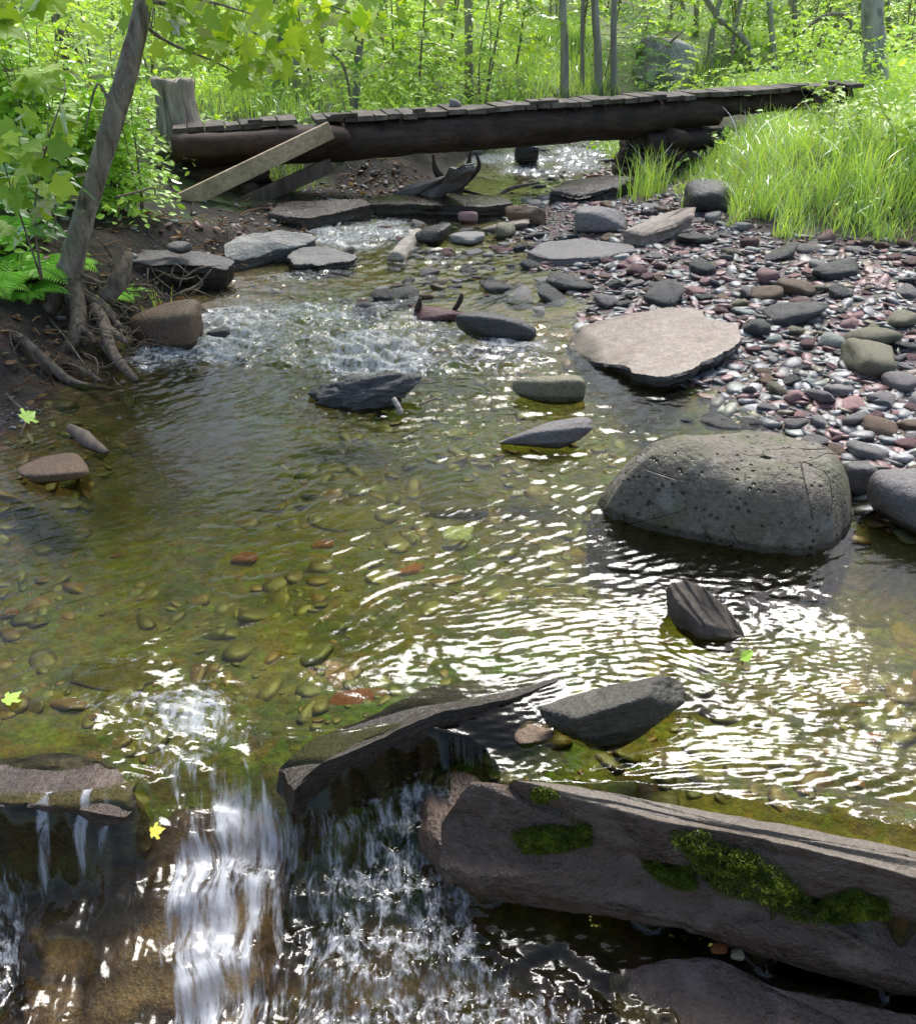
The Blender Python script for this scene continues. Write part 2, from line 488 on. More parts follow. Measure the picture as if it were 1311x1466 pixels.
CTRL = [  # water heights round the little falls: pixel, pixel, height
    (-150, 900, 0), (0, 900, 0), (200, 900, 0), (400, 900, 0), (600, 880, 0), (800, 860, 0), (1000, 830, 0), (1200, 850, 0), (1400, 850, 0),
    (-150, 1010, 0), (0, 1010, 0), (130, 1000, .004), (300, 985, -.004), (450, 980, 0), (560, 960, 0), (680, 930, 0),
    (-150, 1090, 0), (0, 1085, 0), (90, 1070, 0), (170, 1060, -.006), (240, 1050, -.02), (320, 1050, -.03), (400, 1030, -.012), (460, 1020, -.004), (540, 1000, 0), (640, 965, 0), (740, 945, -.002), (425, 1095, -.016), (450, 1086, -.002), (490, 1070, .004), (530, 1048, .006), (575, 1028, .008), (620, 1012, .008), (660, 1006, .008), (700, 1000, .008), (750, 988, .008), (785, 975, .006),
    (-150, 1128, -.004), (0, 1122, -.004), (90, 1112, -.004), (160, 1118, -.008), (-150, 1152, -.008), (-60, 1152, -.008), (0, 1150, -.008), (50, 1149, -.008), (100, 1152, -.010), (150, 1156, -.012), (230, 1110, -.06), (300, 1105, -.07), (360, 1090, -.06), (410, 1080, -.03),
    (-150, 1266, -.23), (-60, 1266, -.23), (0, 1266, -.23), (90, 1262, -.23), (160, 1252, -.22), (-150, 1330, -.27), (20, 1330, -.28), (60, 1290, -.245),
    (250, 1165, -.125), (320, 1160, -.14), (385, 1150, -.15), (180, 1270, -.19), (240, 1260, -.185), (320, 1260, -.205), (390, 1230, -.27),
    (110, 1300, -.225), (180, 1370, -.245), (280, 1370, -.26), (350, 1330, -.285), (80, 1420, -.30), (200, 1466, -.315), (320, 1466, -.34), (-150, 1466, -.33), (0, 1400, -.31),
    (430, 1190, -.25), (470, 1200, -.26), (540, 1190, -.27), (610, 1180, -.275), (450, 1250, -.31), (550, 1250, -.315), (630, 1260, -.33), (420, 1360, -.35), (520, 1360, -.345), (640, 1340, -.36), (740, 1330, -.375), (860, 1345, -.385),
    (400, 1466, -.38), (520, 1480, -.38), (660, 1466, -.39), (800, 1420, -.395), (900, 1480, -.40), (1050, 1520, -.42), (1300, 1560, -.42), (1000, 1345, -.39), (1180, 1390, -.40), (1350, 1440, -.41),
    (0, 1600, -.36), (250, 1600, -.37), (500, 1600, -.4), (800, 1600, -.42), (1100, 1620, -.43),
    (600, 1150, -.24), (640, 1085, -.10), (690, 1055, -.055), (760, 1015, -.035), (840, 960, -.012), (930, 960, -.02), (1040, 960, -.025), (1150, 960, -.02), (1300, 960, -.01),
    (860, 1080, -.05), (960, 1090, -.05), (1080, 1080, -.045), (1200, 1080, -.04), (1350, 1080, -.035), (720, 1095, -.06), (800, 1110, -.055), (950, 1135, -.05), (1100, 1165, -.045), (1300, 1200, -.04), (1450, 1230, -.04),
     (700, 1125, -.075), (1600, 1240, -.03), (1800, 1250, -.03), (1600, 1000, -.01), (1800, 1000, -.01), (1600, 1500, -.42), (1900, 1560, -.42)]
_cw = np.array([V(a, b, z) for a, b, z in CTRL])


def W(x, y):
    x = np.asarray(x, float); y = np.asarray(y, float)
    shp = x.shape; x = x.ravel(); y = y.ravel()
    w = WL(y)
    near = np.where(y < 2.5)[0]
    for k in range(0, len(near), 60000):
        i = near[k:k + 60000]
        d2 = (x[i, None] - _cw[None, :, 0]) ** 2 + (y[i, None] - _cw[None, :, 1]) ** 2
        d2m = d2.min(1, keepdims=True)
        g = np.exp(-(d2 - d2m) / (2 * .036 ** 2))
        z = (g * _cw[None, :, 2]).sum(1) / g.sum(1)
        g2 = np.exp(-(d2 - d2m) / (2 * .11 ** 2)); z2 = (g2 * _cw[None, :, 2]).sum(1) / g2.sum(1)
        z = z + (z2 - z) * sstep(z2, -.085, -.05)
        b = sstep(y[i], 2.45, 2.1)
        w[i] = w[i] * (1 - b) + z * b
    return w.reshape(shp)


def T(x, y):
    x = np.asarray(x, float); y = np.asarray(y, float)
    w = WL(y)
    near = y < 2.3
    if near.any():
        w = w.copy(); w[near] = np.minimum(w[near], W(x[near], y[near]))
    xl, xr = XL(y), XR(y)
    dL, dR = xl - x, x - xr
    ins = np.minimum(-dL, -dR)
    D = np.interp(y, [0, 1.2, 2.0, 3.0, 3.9, 4.4, 5.0, 6, 8, 8.6, 9.2, 45], [.14, .12, .2, .24, .2, .06, .07, .07, .09, .1, .05, .05])
    t = w - D * sstep(ins, -.06, .55) + .025 * fbm(x * 2.2, y * 2.2, o=3) * sstep(ins, .0, .3)
    nz = fbm(x * 1.7 + 40, y * 1.7, o=4)
    # left bank
    hb = sstep(y, 3.35, 4.0) * (1 - .45 * sstep(y, 6.2, 7.2))
    hb = hb * (1 - .85 * sstep(y, 5.5, 6.6) * sstep(y, 8.7, 8.2) * sstep(dL, 1.7, .8))
    bl = hb * (.34 * sstep(dL, .02, .42) + .26 * sstep(dL, .3, 1.6)) + (1 - hb) * .10 * np.clip(dL, 0, 3) + .05 * np.clip(dL - 1.5, 0, 20)
    t = np.where(dL > 0, w + bl + (.05 * nz + .02 * fbm(x * 7, y * 7, o=2)) * sstep(dL, 0, .4), t)
    # gravel bar, then the grassy bank
    gb = sdf_poly(x, y, GRASS)
    br = .075 * np.clip(dR, 0, 2.2) + .018 * nz * sstep(dR, 0, .3)
    t = np.where(dR > 0, w + br, t)
    t = t + np.where(dR > 0, (.34 + .06 * nz) * sstep(gb, -.05, .9), 0)
    # forest floor rising behind
    far = np.clip(y - 10, 0, 60)
    away = sstep(np.maximum(dL, dR), -.1, 1.4)
    t = t + away * (.022 * far + .0011 * far ** 2 + .12 * nz * sstep(far, 0, 3)) + .03 * np.clip(np.abs(x) - 9, 0, 60)
    t = t + .10 * np.clip(y - 34, 0, 60)
    return t


def ground_hit(px, py, water=True):
    d = ray(px, py)
    t = np.geomspace(.9, 60, 900)
    P = np.array([0, 0, CAMZ]) + t[:, None] * d
    g = T(P[:, 0], P[:, 1])
    if water:
        g = np.maximum(g, W(P[:, 0], P[:, 1]))
    k = np.argmax(P[:, 2] < g)
    return P[k]


def gz(x, y):
    return float(T(np.array([x]), np.array([y]))[0])


def wz(x, y):
    return float(W(np.array([x]), np.array([y]))[0])


# ------------------------------------------------------------------ ground sheet
def trapezoid(ys, half, nx):
    u = np.linspace(-1, 1, nx)
    Y = np.repeat(ys, nx); X = (np.asarray(half)[:, None] * u[None, :]).ravel()
    i = np.arange(len(ys) - 1)[:, None] * nx; j = np.arange(nx - 1)[None, :]
    q = np.stack([i + j, i + j + 1, i + nx + j + 1, i + nx + j], -1).reshape(-1, 4)
    return X, Y, q


ys = np.concatenate([np.linspace(-6, .55, 24), np.geomspace(.6, 14, 420)[:], np.geomspace(14.2, 90, 70)])
X, Y, q = trapezoid(ys, np.where(ys < .6, 8.0, 0) + np.where(ys >= .6, np.interp(ys, [.6, 3, 8, 14, 90], [3.2, 4.6, 9.5, 16, 90]), 0), 330)
Z = T(X, Y)
xl, xr = XL(Y), XR(Y); dL, dR = xl - X, X - xr
n1 = fbm(X * 1.3, Y * 1.3, o=4); n2 = fbm(X * 5 + 9, Y * 5, o=4); n3 = fbm(X * .9 + 70, Y * 1.1 + 3, o=3)
mx = lambda a, b, t: a * (1 - t[:, None]) + b * t[:, None]
A = lambda *c: np.array(c)[None, :]
bed = mx(A(.145, .135, .017), A(.08, .118, .012), sstep(n1, -.1, .35))
bed = mx(bed, A(.13, .08, .024), sstep(n3, .12, .5) * .8)
bed = mx(bed, A(.05, .06, .014), sstep(n2, .12, .5) * .7)
bed = mx(bed, A(.12, .065, .035), sstep(X, -.9, -1.7) * sstep(Y, 2.4, 3.3) * .8)        # reddish silt along the left bank
bed = mx(bed, A(.12, .075, .045), sstep(Y, 1.55, 1.2))
grav = mx(A(.19, .15, .145), A(.12, .085, .08), sstep(n2, -.2, .4))
soil = mx(A(.022, .015, .010), A(.06, .042, .028), sstep(n2, -.2, .4))
moss = mx(A(.05, .085, .015), A(.09, .14, .025), sstep(n1, -.3, .4))
floor = mx(A(.13, .22, .035), A(.12, .12, .05), sstep(n1, .2, .6))
col = bed
col = mx(col, grav, sstep(dR, -.06, .06))
col = mx(col, mx(moss, soil, sstep(n2, .1, .3)), sstep(sdf_poly(X, Y, GRASS), .0, .25) * (dR > 0))
col = mx(col, soil, sstep(dL, -.05, .06))
col = mx(col, moss, sstep(dL, .45, 1.0) * sstep(n2, -.3, .2))
col = mx(col, floor, sstep(Y, 9, 11.5) * sstep(np.maximum(dL, dR), .2, .9))

gm, nt, out = newmat('ground_soil_gravel')
b = N(nt, 'BsdfPrincipled', i_Roughness=.8)
at = N(nt, 'Attribute', attribute_name='tint')
fn = noise(nt, coord(nt), 60, 5, .7); md = noise(nt, coord(nt), 14, 5, .6)
vo = N(nt, 'TexVoronoi', i_Scale=26.0); L(nt, coord(nt, (1, 1, .3)), vo.inputs['Vector'])
c = mixc(nt, .55, at.outputs['Color'], ramp(nt, md, [(.35, (.35, .35, .35)), (.65, (1.5, 1.45, 1.4))]), 'MULTIPLY')
c2 = mixc(nt, 1.0, c, ramp(nt, fn, [(.3, (.55, .55, .55)), (.7, (1.4, 1.4, 1.4))]), 'MULTIPLY')
c3 = mixc(nt, .35, c2, mixc(nt, 1.0, c2, vo.outputs['Color'], 'MULTIPLY'))
L(nt, c3, b.inputs['Base Color'])
L(nt, bump(nt, math_(nt, 'ADD', fn, math_(nt, 'SUBTRACT', md, math_(nt, 'MULTIPLY', vo.outputs['Distance'], .8))), .8, .02), b.inputs['Normal'])
L(nt, b.outputs[0], out.inputs[0])
struct(obj('ground', mesh_np('ground', np.stack([X, Y, Z], 1), q, gm, True, {'tint': col})))


# ------------------------------------------------------------------ named rocks
LAND = []      # landmarks for labels of the many loose stones: (phrase, x, y)


def fit_rock(name, label, cat, box, mat, seed, zb=None, depth=.8, flat=0, p=9, npl=10, rough=.08, sub=4, yaw=0.0, tilt=(0, 0), hmin=.12, sink=.3, group=None, land=None, parent=None):
    """a rock of real size set where the photo shows it; size solved from its extent in the photo"""
    x0, y0, x1, y1 = box
    g = ground_hit((x0 + x1) / 2, y1)
    zb = g[2] if zb is None else zb
    base = V((x0 + x1) / 2, y1, zb)
    v, f = rock_shape(seed, sub, p, npl, rough, flat)
    cz, sz = math.cos(yaw), math.sin(yaw)
    t = (base - [0, 0, CAMZ]) @ FWD
    w = (x1 - x0) / FPX * t; d = w * depth; h = max(.3 * w, .03)
    pos = base + [0, d / 2, 0]
    lim = hmin * w
    for it in range(14):
        u = v * [w / 2, d / 2, h / 2 * (1 + sink)]
        u[:, 2] += h / 2 * (1 - sink)
        a, b2 = math.sin(tilt[0]), math.sin(tilt[1])
        u[:, 2] += u[:, 0] * a + u[:, 1] * b2
        u = np.stack([u[:, 0] * cz - u[:, 1] * sz, u[:, 0] * sz + u[:, 1] * cz, u[:, 2]], 1)
        Pw = u + pos
        vis = Pw[:, 2] > zb - .002
        if vis.sum() < 8:
            h *= 1.4; continue
        px, py = proj(Pw[vis])
        bx0, bx1, by0, by1 = px.min(), px.max(), py.min(), py.max()
        k = (x1 - x0) / (bx1 - bx0)
        w *= k; d *= (1 + k) / 2
        pos[0] += ((x0 + x1) / 2 - (bx0 + bx1) / 2) / FPX * t
        q1 = V(600, by1, zb)[1]; q2 = V(600, y1, zb)[1]
        pos[1] += (q2 - q1) * .8
        eh = ((y1 - y0) - (by1 - by0)) / FPX * t
        h2 = h + eh * .75
        if h2 < lim:
            d = max(.25 * w, d + eh * 1.0); h = max(lim, h2)
        else:
            h = h2
    wet = np.clip(1 - (u[:, 2] + pos[2] - zb) / min(.06, .45 * h), .02, 1)
    me = mesh_np(name, u, f, M[mat], True, {'wet': wet})
    o = obj(name, me, parent, tuple(pos))
    tag(o, label, cat, group)
    LAND.append((land, pos[0], pos[1], w))
    return o


def slab(name, label, cat, outline, mat, thick, seed=0, rough=.006, strata=.012, undercut=.0, centre=None, n=220, rings=16, edge=.012, wob=.006, dome=0.0, group=None, mat2=None, land=None, bulge=0.0, dpow=3, rsc=9, terr=0.0, tfreq=14, tdir=(0, 1), wetz=None):
    """slab from its outline on the ground plan [(px,py,z)], with a worn top, broken layered sides and a bottom"""
    O = np.array([V(a, b, c) for a, b, c in outline])
    L_ = np.linalg.norm(np.roll(O, -1, 0) - O, axis=1); cum = np.concatenate([[0], np.cumsum(L_)])
    s = np.linspace(0, cum[-1], n, endpoint=False)
    Oc = np.vstack([O, O[0]])
    P = np.stack([np.interp(s, cum, Oc[:, i]) for i in range(3)], 1)
    for _ in range(2):
        P = .25 * np.roll(P, 1, 0) + .5 * P + .25 * np.roll(P, -1, 0)
    ce = P.mean(0) if centre is None else V(*centre)
    rs = seed * 7.13
    dv = P[:, :2] - ce[:2]; ln = np.linalg.norm(dv, axis=1)[:, None]; dn = dv / ln
    P0 = P.copy()
    P[:, :2] += dn * (wob * fbm(P[:, 0] * 14 + rs, P[:, 1] * 14, o=4) + wob * .6 * vn(P[:, 0] * 50, P[:, 1] * 50 + rs))[:, None]
    V_ = [ce[None, :]]; rows = []
    for k in range(1, rings + 1):
        t = (k / rings) ** .8
        q = ce + (P0 + (P - P0) * t ** 5 - ce) * t
        e = np.clip(1 - t, 0, 1)
        q[:, 2] += rough * fbm(q[:, 0] * rsc + rs, q[:, 1] * rsc, o=5) + dome * (1 - t ** dpow) * (1 + .12 * vn(q[:, 0] * 3 + rs, q[:, 1] * 3)) - edge * sstep(np.full(n, t), .93, 1.0) * .35
        if terr:
            pc = q[:, 0] * tdir[0] + q[:, 1] * tdir[1]; ac = q[:, 0] * tdir[1] - q[:, 1] * tdir[0]
            ph = pc * tfreq + .9 * fbm(ac * 2.2 + rs, pc * 2, o=3)
            fr = ph - np.floor(ph)
            q[:, 2] += terr * (sstep(fr, .0, .18) - fr) * sstep(vn(ac * 2.5 + 3, np.floor(ph) * 3.7), -.5, .3)
        rows.append(q)
    nside = 12
    for k in range(1, nside + 1):
        dz = thick * (k / nside)
        q = P.copy()
        lay = strata * (fbm(P[:, 0] * 3 + rs, P[:, 1] * 3, P[:, 2] * 0 + dz * 45, o=2) + .8 * np.sign(vn(np.full(n, dz * 38 + rs), P[:, 0] * 1.2)) * .5)
        off = edge * .6 + lay + bulge * math.sin(math.pi * k / nside) - undercut * (k / nside) ** 1.5 + .4 * strata * vn(P[:, 0] * 22, P[:, 1] * 22, np.full(n, dz * 30))
        q[:, :2] += dn * off[:, None]
        q[:, 2] -= edge * .35 + dz
        rows.append(q)
    q = ce + (rows[-1] - ce) * .4; q[:, 2] = rows[-1][:, 2] ; rows.append(q)
    V_ += rows; v = np.vstack(V_); R_ = len(rows)
    j = np.arange(n); j2 = (j + 1) % n
    tri = np.stack([np.zeros(n, int), 1 + j, 1 + j2], 1)
    i = 1 + np.arange(R_ - 1)[:, None] * n
    qd = np.stack([i + j, i + n + j, i + n + j2, i + j2], -1).reshape(-1, 4)
    v = np.vstack([v, rows[-1].mean(0)])
    last = 1 + (R_ - 1) * n
    tri2 = np.stack([np.full(n, len(v) - 1), last + j2, last + j], 1)
    area = np.cross(P[:, :2] - ce[:2], np.roll(P[:, :2], -1, 0) - ce[:2]).sum()
    if area < 0:
        tri, qd, tri2 = tri[:, ::-1], qd[:, ::-1], tri2[:, ::-1]
    loc = ce.copy()
    me = mesh_np(name, v - loc, [tri, qd, tri2], M[mat], True, None if wetz is None else {'wet': np.clip(1 - (v[:, 2] - wetz) / .05, .02, 1)})
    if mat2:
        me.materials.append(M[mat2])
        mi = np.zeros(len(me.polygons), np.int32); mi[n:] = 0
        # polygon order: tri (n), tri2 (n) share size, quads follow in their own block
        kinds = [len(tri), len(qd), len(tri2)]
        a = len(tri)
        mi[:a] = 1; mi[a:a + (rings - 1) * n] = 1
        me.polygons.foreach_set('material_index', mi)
    me.set_sharp_from_angle(angle=R(42))
    o = obj(name, me, None, tuple(loc)); tag(o, label, cat, group)
    LAND.append((land, loc[0], loc[1], .4))
    return o


# --- the boulder and the big stones
slab('boulder', 'large pitted grey boulder sitting in the water at the edge of the gravel bar', 'boulder',
     [(853, 722, -.02), (858, 745, -.03), (900, 762, -.03), (960, 778, -.03), (1030, 793, -.03), (1090, 804, -.03), (1150, 806, -.03), (1195, 794, -.03), (1216, 760, -.02), (1216, 722, -.02), (1188, 698, -.02), (1120, 684, -.02), (1040, 680, -.02), (960, 688, -.02), (890, 705, -.02)],
     'basalt', .25, 23, rough=.05, strata=.0, edge=.01, wob=.008, wetz=.0, dome=.285, dpow=4.6, centre=(1080, 738, .0), n=300, rings=46, land='big pitted boulder', rsc=4.5, bulge=.02)
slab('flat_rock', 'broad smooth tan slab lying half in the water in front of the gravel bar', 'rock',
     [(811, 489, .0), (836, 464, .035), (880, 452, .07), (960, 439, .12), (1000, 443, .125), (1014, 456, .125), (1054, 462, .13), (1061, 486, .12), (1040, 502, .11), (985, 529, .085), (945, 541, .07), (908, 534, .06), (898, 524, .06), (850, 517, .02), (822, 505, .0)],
     'dark', .15, 3, rough=.007, strata=.014, undercut=.07, edge=.008, wob=.014, wetz=.0, mat2='tan', land='broad tan slab')  # dark sides: shade under the lit top put into the colour
fit_rock('rock', 'dark wedge shaped rock in the rapids just left of the broad tan slab', 'rock', (652, 448, 768, 488), 'dark', 13, None, .5, p=14, npl=12, rough=.05, flat=.15, tilt=(-.12, 0), hmin=.3)
o1 = fit_rock('rock', 'jagged black rock with a humped right end in the middle of the green pool', 'rock', (440, 532, 604, 586), 'dark', 17, 0, .4, p=9, npl=14, rough=.34, sub=5, tilt=(.16, .0), hmin=.2)
fit_rock('rock', 'smooth rounded brown stone breaking the water left of the gravel shore', 'rock', (733, 541, 838, 575), 'olive', 31, 0, .5, p=5, npl=4, rough=.03, hmin=.3, tilt=(.06, 0))
fit_rock('rock', 'low grey pointed rock with a dark front just left of the pitted boulder', 'rock', (716, 597, 848, 640), 'grey', 41, 0, .45, p=13, npl=12, rough=.07, tilt=(.16, -.05), hmin=.2)
fit_rock('rock', 'reddish brown low stone with two dead sticks in the rapids', 'rock', (592, 438, 668, 462), 'maroon', 43, None, .5, p=6, rough=.05)
fit_rock('rock', 'dark brown rounded rock leaning out of the left bank beside the roots', 'rock', (183, 428, 292, 500), 'brown', 54, None, .7, p=7, npl=8, rough=.06, tilt=(.1, 0), hmin=.4)
fit_rock('rock', 'small wet stone at the water edge by the dark brown rock on the left bank', 'rock', (296, 468, 330, 487), 'dark', 57, None, .8)
fit_rock('rock', 'flat brown grey stone at the left edge of the pool under the driftwood stub', 'rock', (25, 648, 128, 692), 'brown', 61, 0, .8, p=9, flat=.35, rough=.05, tilt=(.08, 0), hmin=.2)
fit_rock('boulder', 'smooth purple grey boulder cut off by the right edge of the photo', 'boulder', (1240, 670, 1400, 772), 'grey', 67, 0, .7, p=6, npl=7, rough=.05, sub=5, flat=.2, hmin=.35)
fit_rock('rock', 'dark angular rock wedged between the pitted boulder and the purple grey boulder', 'rock', (1196, 660, 1258, 712), 'dark', 68, None, .8, p=9, hmin=.4)
fit_rock('boulder', 'dark rounded boulder at the foot of the tall grass', 'boulder', (977, 256, 1054, 308), 'dark', 71, None, .8, p=6, npl=6, rough=.05, flat=.1, tilt=(-.1, 0), hmin=.5, sub=5, land='dark boulder by the grass')
fit_rock('boulder', 'mottled grey boulder on the gravel upstream, left of the leaning slab', 'boulder', (821, 295, 898, 336), 'grey', 73, None, .7, p=7, npl=8, rough=.07, hmin=.4, sub=5, land='mottled grey boulder')
slab('flat_rock', 'tilted pale brown slab leaning on the gravel below the dark grass boulder', 'rock',
     [(893, 330, .2), (930, 312, .25), (975, 297, .3), (994, 295, .3), (990, 308, .27), (965, 322, .22), (925, 335, .18)], 'tan', .08, 5, strata=.01, wob=.01, land='tilted pale slab')
slab('flat_rock', 'long low grey slab in the shallows in front of the mottled grey boulder', 'rock',
     [(755, 360, .1), (775, 347, .13), (830, 340, .15), (905, 350, .12), (912, 358, .11), (850, 368, .10), (790, 370, .09)], 'grey', .09, 6, strata=.01, wob=.012, land='long low grey slab')
fit_rock('rock', 'pale flat stone in the shallows right of the birch log', 'rock', (642, 331, 694, 351), 'pale', 77, None, .7, flat=.3, hmin=.15)
fit_rock('rock', 'brown peaked slab standing on edge below the bridge', 'rock', (722, 292, 782, 326), 'brown', 79, None, .4, p=14, npl=12, hmin=.4, tilt=(.1, 0))
fit_rock('rock', 'thin pale slab lying against the brown peaked slab below the bridge', 'rock', (686, 312, 760, 332), 'tan', 81, None, .35, p=14, flat=.4, hmin=.12, tilt=(.2, 0))
fit_rock('rock', 'olive rounded cobble in front of the thin pale slab below the bridge', 'rock', (709, 318, 738, 342), 'olive', 83, None, .8, p=5, npl=3, rough=.03, hmin=.5)
fit_rock('rock', 'salmon pink rounded cobble on the gravel spit below the bridge', 'rock', (655, 305, 684, 319), 'pink', 84, None, .8, p=5, npl=3, rough=.03, hmin=.5)
fit_rock('rock', 'dark narrow rock lying against the upper end of the birch log', 'rock', (594, 318, 646, 350), 'dark', 85, None, .9, p=12, hmin=.3, tilt=(.2, .1))
# --- left bank ledges
slab('flat_rock', 'thick slab with a pale top and painted black shade on its undercut front, left bank', 'rock',
     [(188, 372, .26), (200, 357, .27), (262, 357, .25), (318, 364, .2), (336, 372, .17), (326, 386, .14), (300, 382, .17), (262, 378, .2), (215, 378, .22)], 'black', .24, 8, strata=.02, undercut=.14, wob=.012, rough=.012, mat2='grey', land='undercut slab')  # black side faces paint the undercut's shade into the stone colour
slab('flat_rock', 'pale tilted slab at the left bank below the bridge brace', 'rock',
     [(322, 348, .2), (345, 336, .22), (400, 329, .22), (447, 334, .18), (450, 343, .15), (425, 352, .13), (385, 361, .11), (345, 372, .1), (325, 368, .13)], 'dark', .13, 9, strata=.015, undercut=.05, wob=.014, rough=.016, mat2='pale')  # sides coloured darker than the top to stand for shade
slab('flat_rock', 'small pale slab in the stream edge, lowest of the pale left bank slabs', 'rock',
     [(410, 366, .09), (430, 353, .12), (470, 352, .12), (512, 366, .08), (500, 373, .07), (455, 377, .07), (420, 377, .07)], 'dark', .1, 10, strata=.012, undercut=.03, wob=.014, rough=.014, mat2='pale')  # side colour carries painted shade below the pale top
fit_rock('rock', 'grey rounded cobble tucked behind the undercut slab on the left bank', 'rock', (238, 345, 276, 362), 'grey', 88, .27, .8, p=5)
slab('flat_rock', 'low black ledge along the left bank under the bridge', 'rock',
     [(385, 305, .2), (400, 289, .22), (460, 286, .22), (520, 284, .2), (530, 292, .17), (500, 300, .16), (440, 312, .15)], 'black', .2, 11, strata=.02, undercut=.03, wob=.015)
slab('flat_rock', 'black flat ledge in the stream right under the middle of the bridge', 'rock',
     [(505, 292, .15), (540, 280, .17), (640, 276, .17), (720, 280, .17), (735, 290, .15), (690, 296, .14), (600, 292, .14)], 'black', .12, 12, strata=.02, wob=.015)
slab('flat_rock', 'long grey plank like slab sloping up behind the forked driftwood', 'rock',
     [(560, 278, .15), (590, 262, .25), (640, 250, .35), (665, 234, .5), (678, 232, .5), (668, 250, .36), (630, 272, .2), (585, 284, .13)], 'grey', .06, 13, wob=.01)
slab('flat_rock', 'black ledge sticking out of the right abutment into the stream', 'rock',
     [(790, 272, .2), (810, 258, .24), (870, 250, .28), (905, 252, .28), (880, 268, .22), (830, 280, .16)], 'black', .14, 14, strata=.02, wob=.015)
fit_rock('rock', 'dark block standing in the upper stream seen under the bridge', 'rock', (736, 206, 772, 236), 'dark', 91, None, .8, p=14, hmin=.4)
fit_rock('rock', 'orange brown flat rock at the foot of the right abutment', 'rock', (836, 250, 874, 266), 'orange', 92, None, .6, flat=.3)
fit_rock('boulder', 'huge lichen covered boulder in the woods behind the bridge', 'boulder', (900, 50, 995, 132), 'mossrock', 96, None, .8, p=6, npl=9, rough=.09, sub=5, hmin=.5)
# --- foreground stones and the ledges of the little falls
fit_rock('rock', 'dark straight edged stone block with a pale sloping top above the mossy ledge', 'rock', (772, 976, 982, 1066), 'blockstone', 109, -.04, .4, p=16, npl=9, rough=.10, sub=5, yaw=.26, tilt=(.12, -.05), hmin=.35, flat=.25)
fit_rock('rock', 'small wet tongue of rock at the left tip of the dark straight edged block', 'rock', (735, 1032, 792, 1066), 'brown', 103, -.045, .8, p=9, rough=.1)
slab('rock_ledge', 'dark wet rock lip with a black overhanging face at the brink of the falls', 'rock ledge',
     [(400, 1100, -0.077), (440, 1062, -0.060), (480, 1044, -0.054), (520, 1030, -0.052), (560, 1006, -0.052), (620, 980, -0.048), (690, 972, -0.044), (740, 962, -0.040), (790, 956, -0.044), (806, 966, -0.008), (795, 975, -0.002), (765, 987, -0.001), (730, 1000, -0.001), (690, 1008, -0.001), (640, 1015, -0.001), (600, 1030, -0.002), (570, 1044, -0.002), (545, 1058, -0.004), (500, 1076, -0.006), (460, 1092, -0.010), (436, 1112, -0.038), (424, 1130, -0.052)],
     'black', .42, 15, rough=.003, strata=.018, undercut=.02, edge=.008, wob=.008, centre=(600, 1014, -.034), n=320)
slab('rock_ledge', 'low brown ledge at the left edge with two threads of water falling over it', 'rock ledge',
     [(-520, 1120, -.04), (0, 1085, -.04), (90, 1075, -.036), (150, 1085, -.036), (186, 1120, -.036), (195, 1150, -.04), (180, 1168, -.045), (140, 1162, -.03), (80, 1152, -.024), (0, 1154, -.024), (-520, 1180, -.024)],
     'ledge', .3, 16, rough=.004, strata=.016, undercut=.015, edge=.015, wob=.008, n=260)
slab('rock_ledge', 'smooth red brown sloping slab under the sheet of falling water', 'rock ledge',
     [(28, 1290, -.285), (110, 1255, -.25), (190, 1215, -.2), (255, 1160, -.14), (320, 1150, -.175), (385, 1172, -.23), (400, 1230, -.315), (385, 1330, -.35), (350, 1470, -.375), (200, 1520, -.365), (60, 1490, -.35), (30, 1390, -.33)],
     'redslab', .25, 17, rough=.010, strata=.012, edge=.02, wob=.012, n=260)
slab('rock_ledge', 'brown block at the back of the falls between the lip and the mossy ledge', 'rock ledge',
     [(605, 1130, -.21), (625, 1108, -.17), (655, 1100, -.14), (690, 1116, -.13), (700, 1150, -.16), (680, 1215, -.2), (640, 1235, -.25), (610, 1190, -.23)],
     'ledge', .3, 18, rough=.02, strata=.014, edge=.02, wob=.01)
slab('rock_ledge', 'thick sloping ledge streaked with wet, carrying the moss, right foreground', 'rock ledge',
     [(672, 1128, -.06), (740, 1126, -.075), (930, 1160, -.10), (1150, 1205, -.115), (1500, 1285, -.13), (1950, 1400, -.15), (1950, 1530, -.32), (1560, 1445, -.30), (1311, 1402, -.285), (1180, 1368, -.28), (1010, 1322, -.27), (860, 1285, -.265), (740, 1268, -.26), (672, 1258, -.255), (638, 1230, -.24), (640, 1180, -.16)],
     'ledge', .07, 19, rough=.02, strata=.014, undercut=.03, edge=.022, wob=.012, n=380, rings=36, centre=(1000, 1240, -.175), rsc=7, terr=.042, tfreq=11, tdir=(.25, .97))
slab('rock_ledge', 'thin upper ledge with a pale brown top above the moss, right foreground', 'rock ledge',
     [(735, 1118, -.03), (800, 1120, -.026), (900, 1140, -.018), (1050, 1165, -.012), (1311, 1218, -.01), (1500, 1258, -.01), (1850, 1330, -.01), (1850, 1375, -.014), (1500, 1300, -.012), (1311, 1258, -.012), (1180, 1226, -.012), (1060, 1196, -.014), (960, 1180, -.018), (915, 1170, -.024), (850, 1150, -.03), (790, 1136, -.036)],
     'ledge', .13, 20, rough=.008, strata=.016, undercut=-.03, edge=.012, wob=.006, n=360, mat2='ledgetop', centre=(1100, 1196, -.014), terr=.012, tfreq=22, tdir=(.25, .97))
slab('rock_ledge', 'lowest brown ledge in the bottom right corner with water creeping over it', 'rock ledge',
     [(880, 1392, -.385), (940, 1374, -.365), (1020, 1366, -.35), (1060, 1392, -.345), (1120, 1412, -.345), (1311, 1452, -.345), (1900, 1600, -.345), (1800, 1720, -.42), (1100, 1580, -.42), (930, 1500, -.42), (885, 1440, -.41)],
     'ledge', .2, 21, rough=.012, strata=.014, edge=.02, wob=.01, n=280)
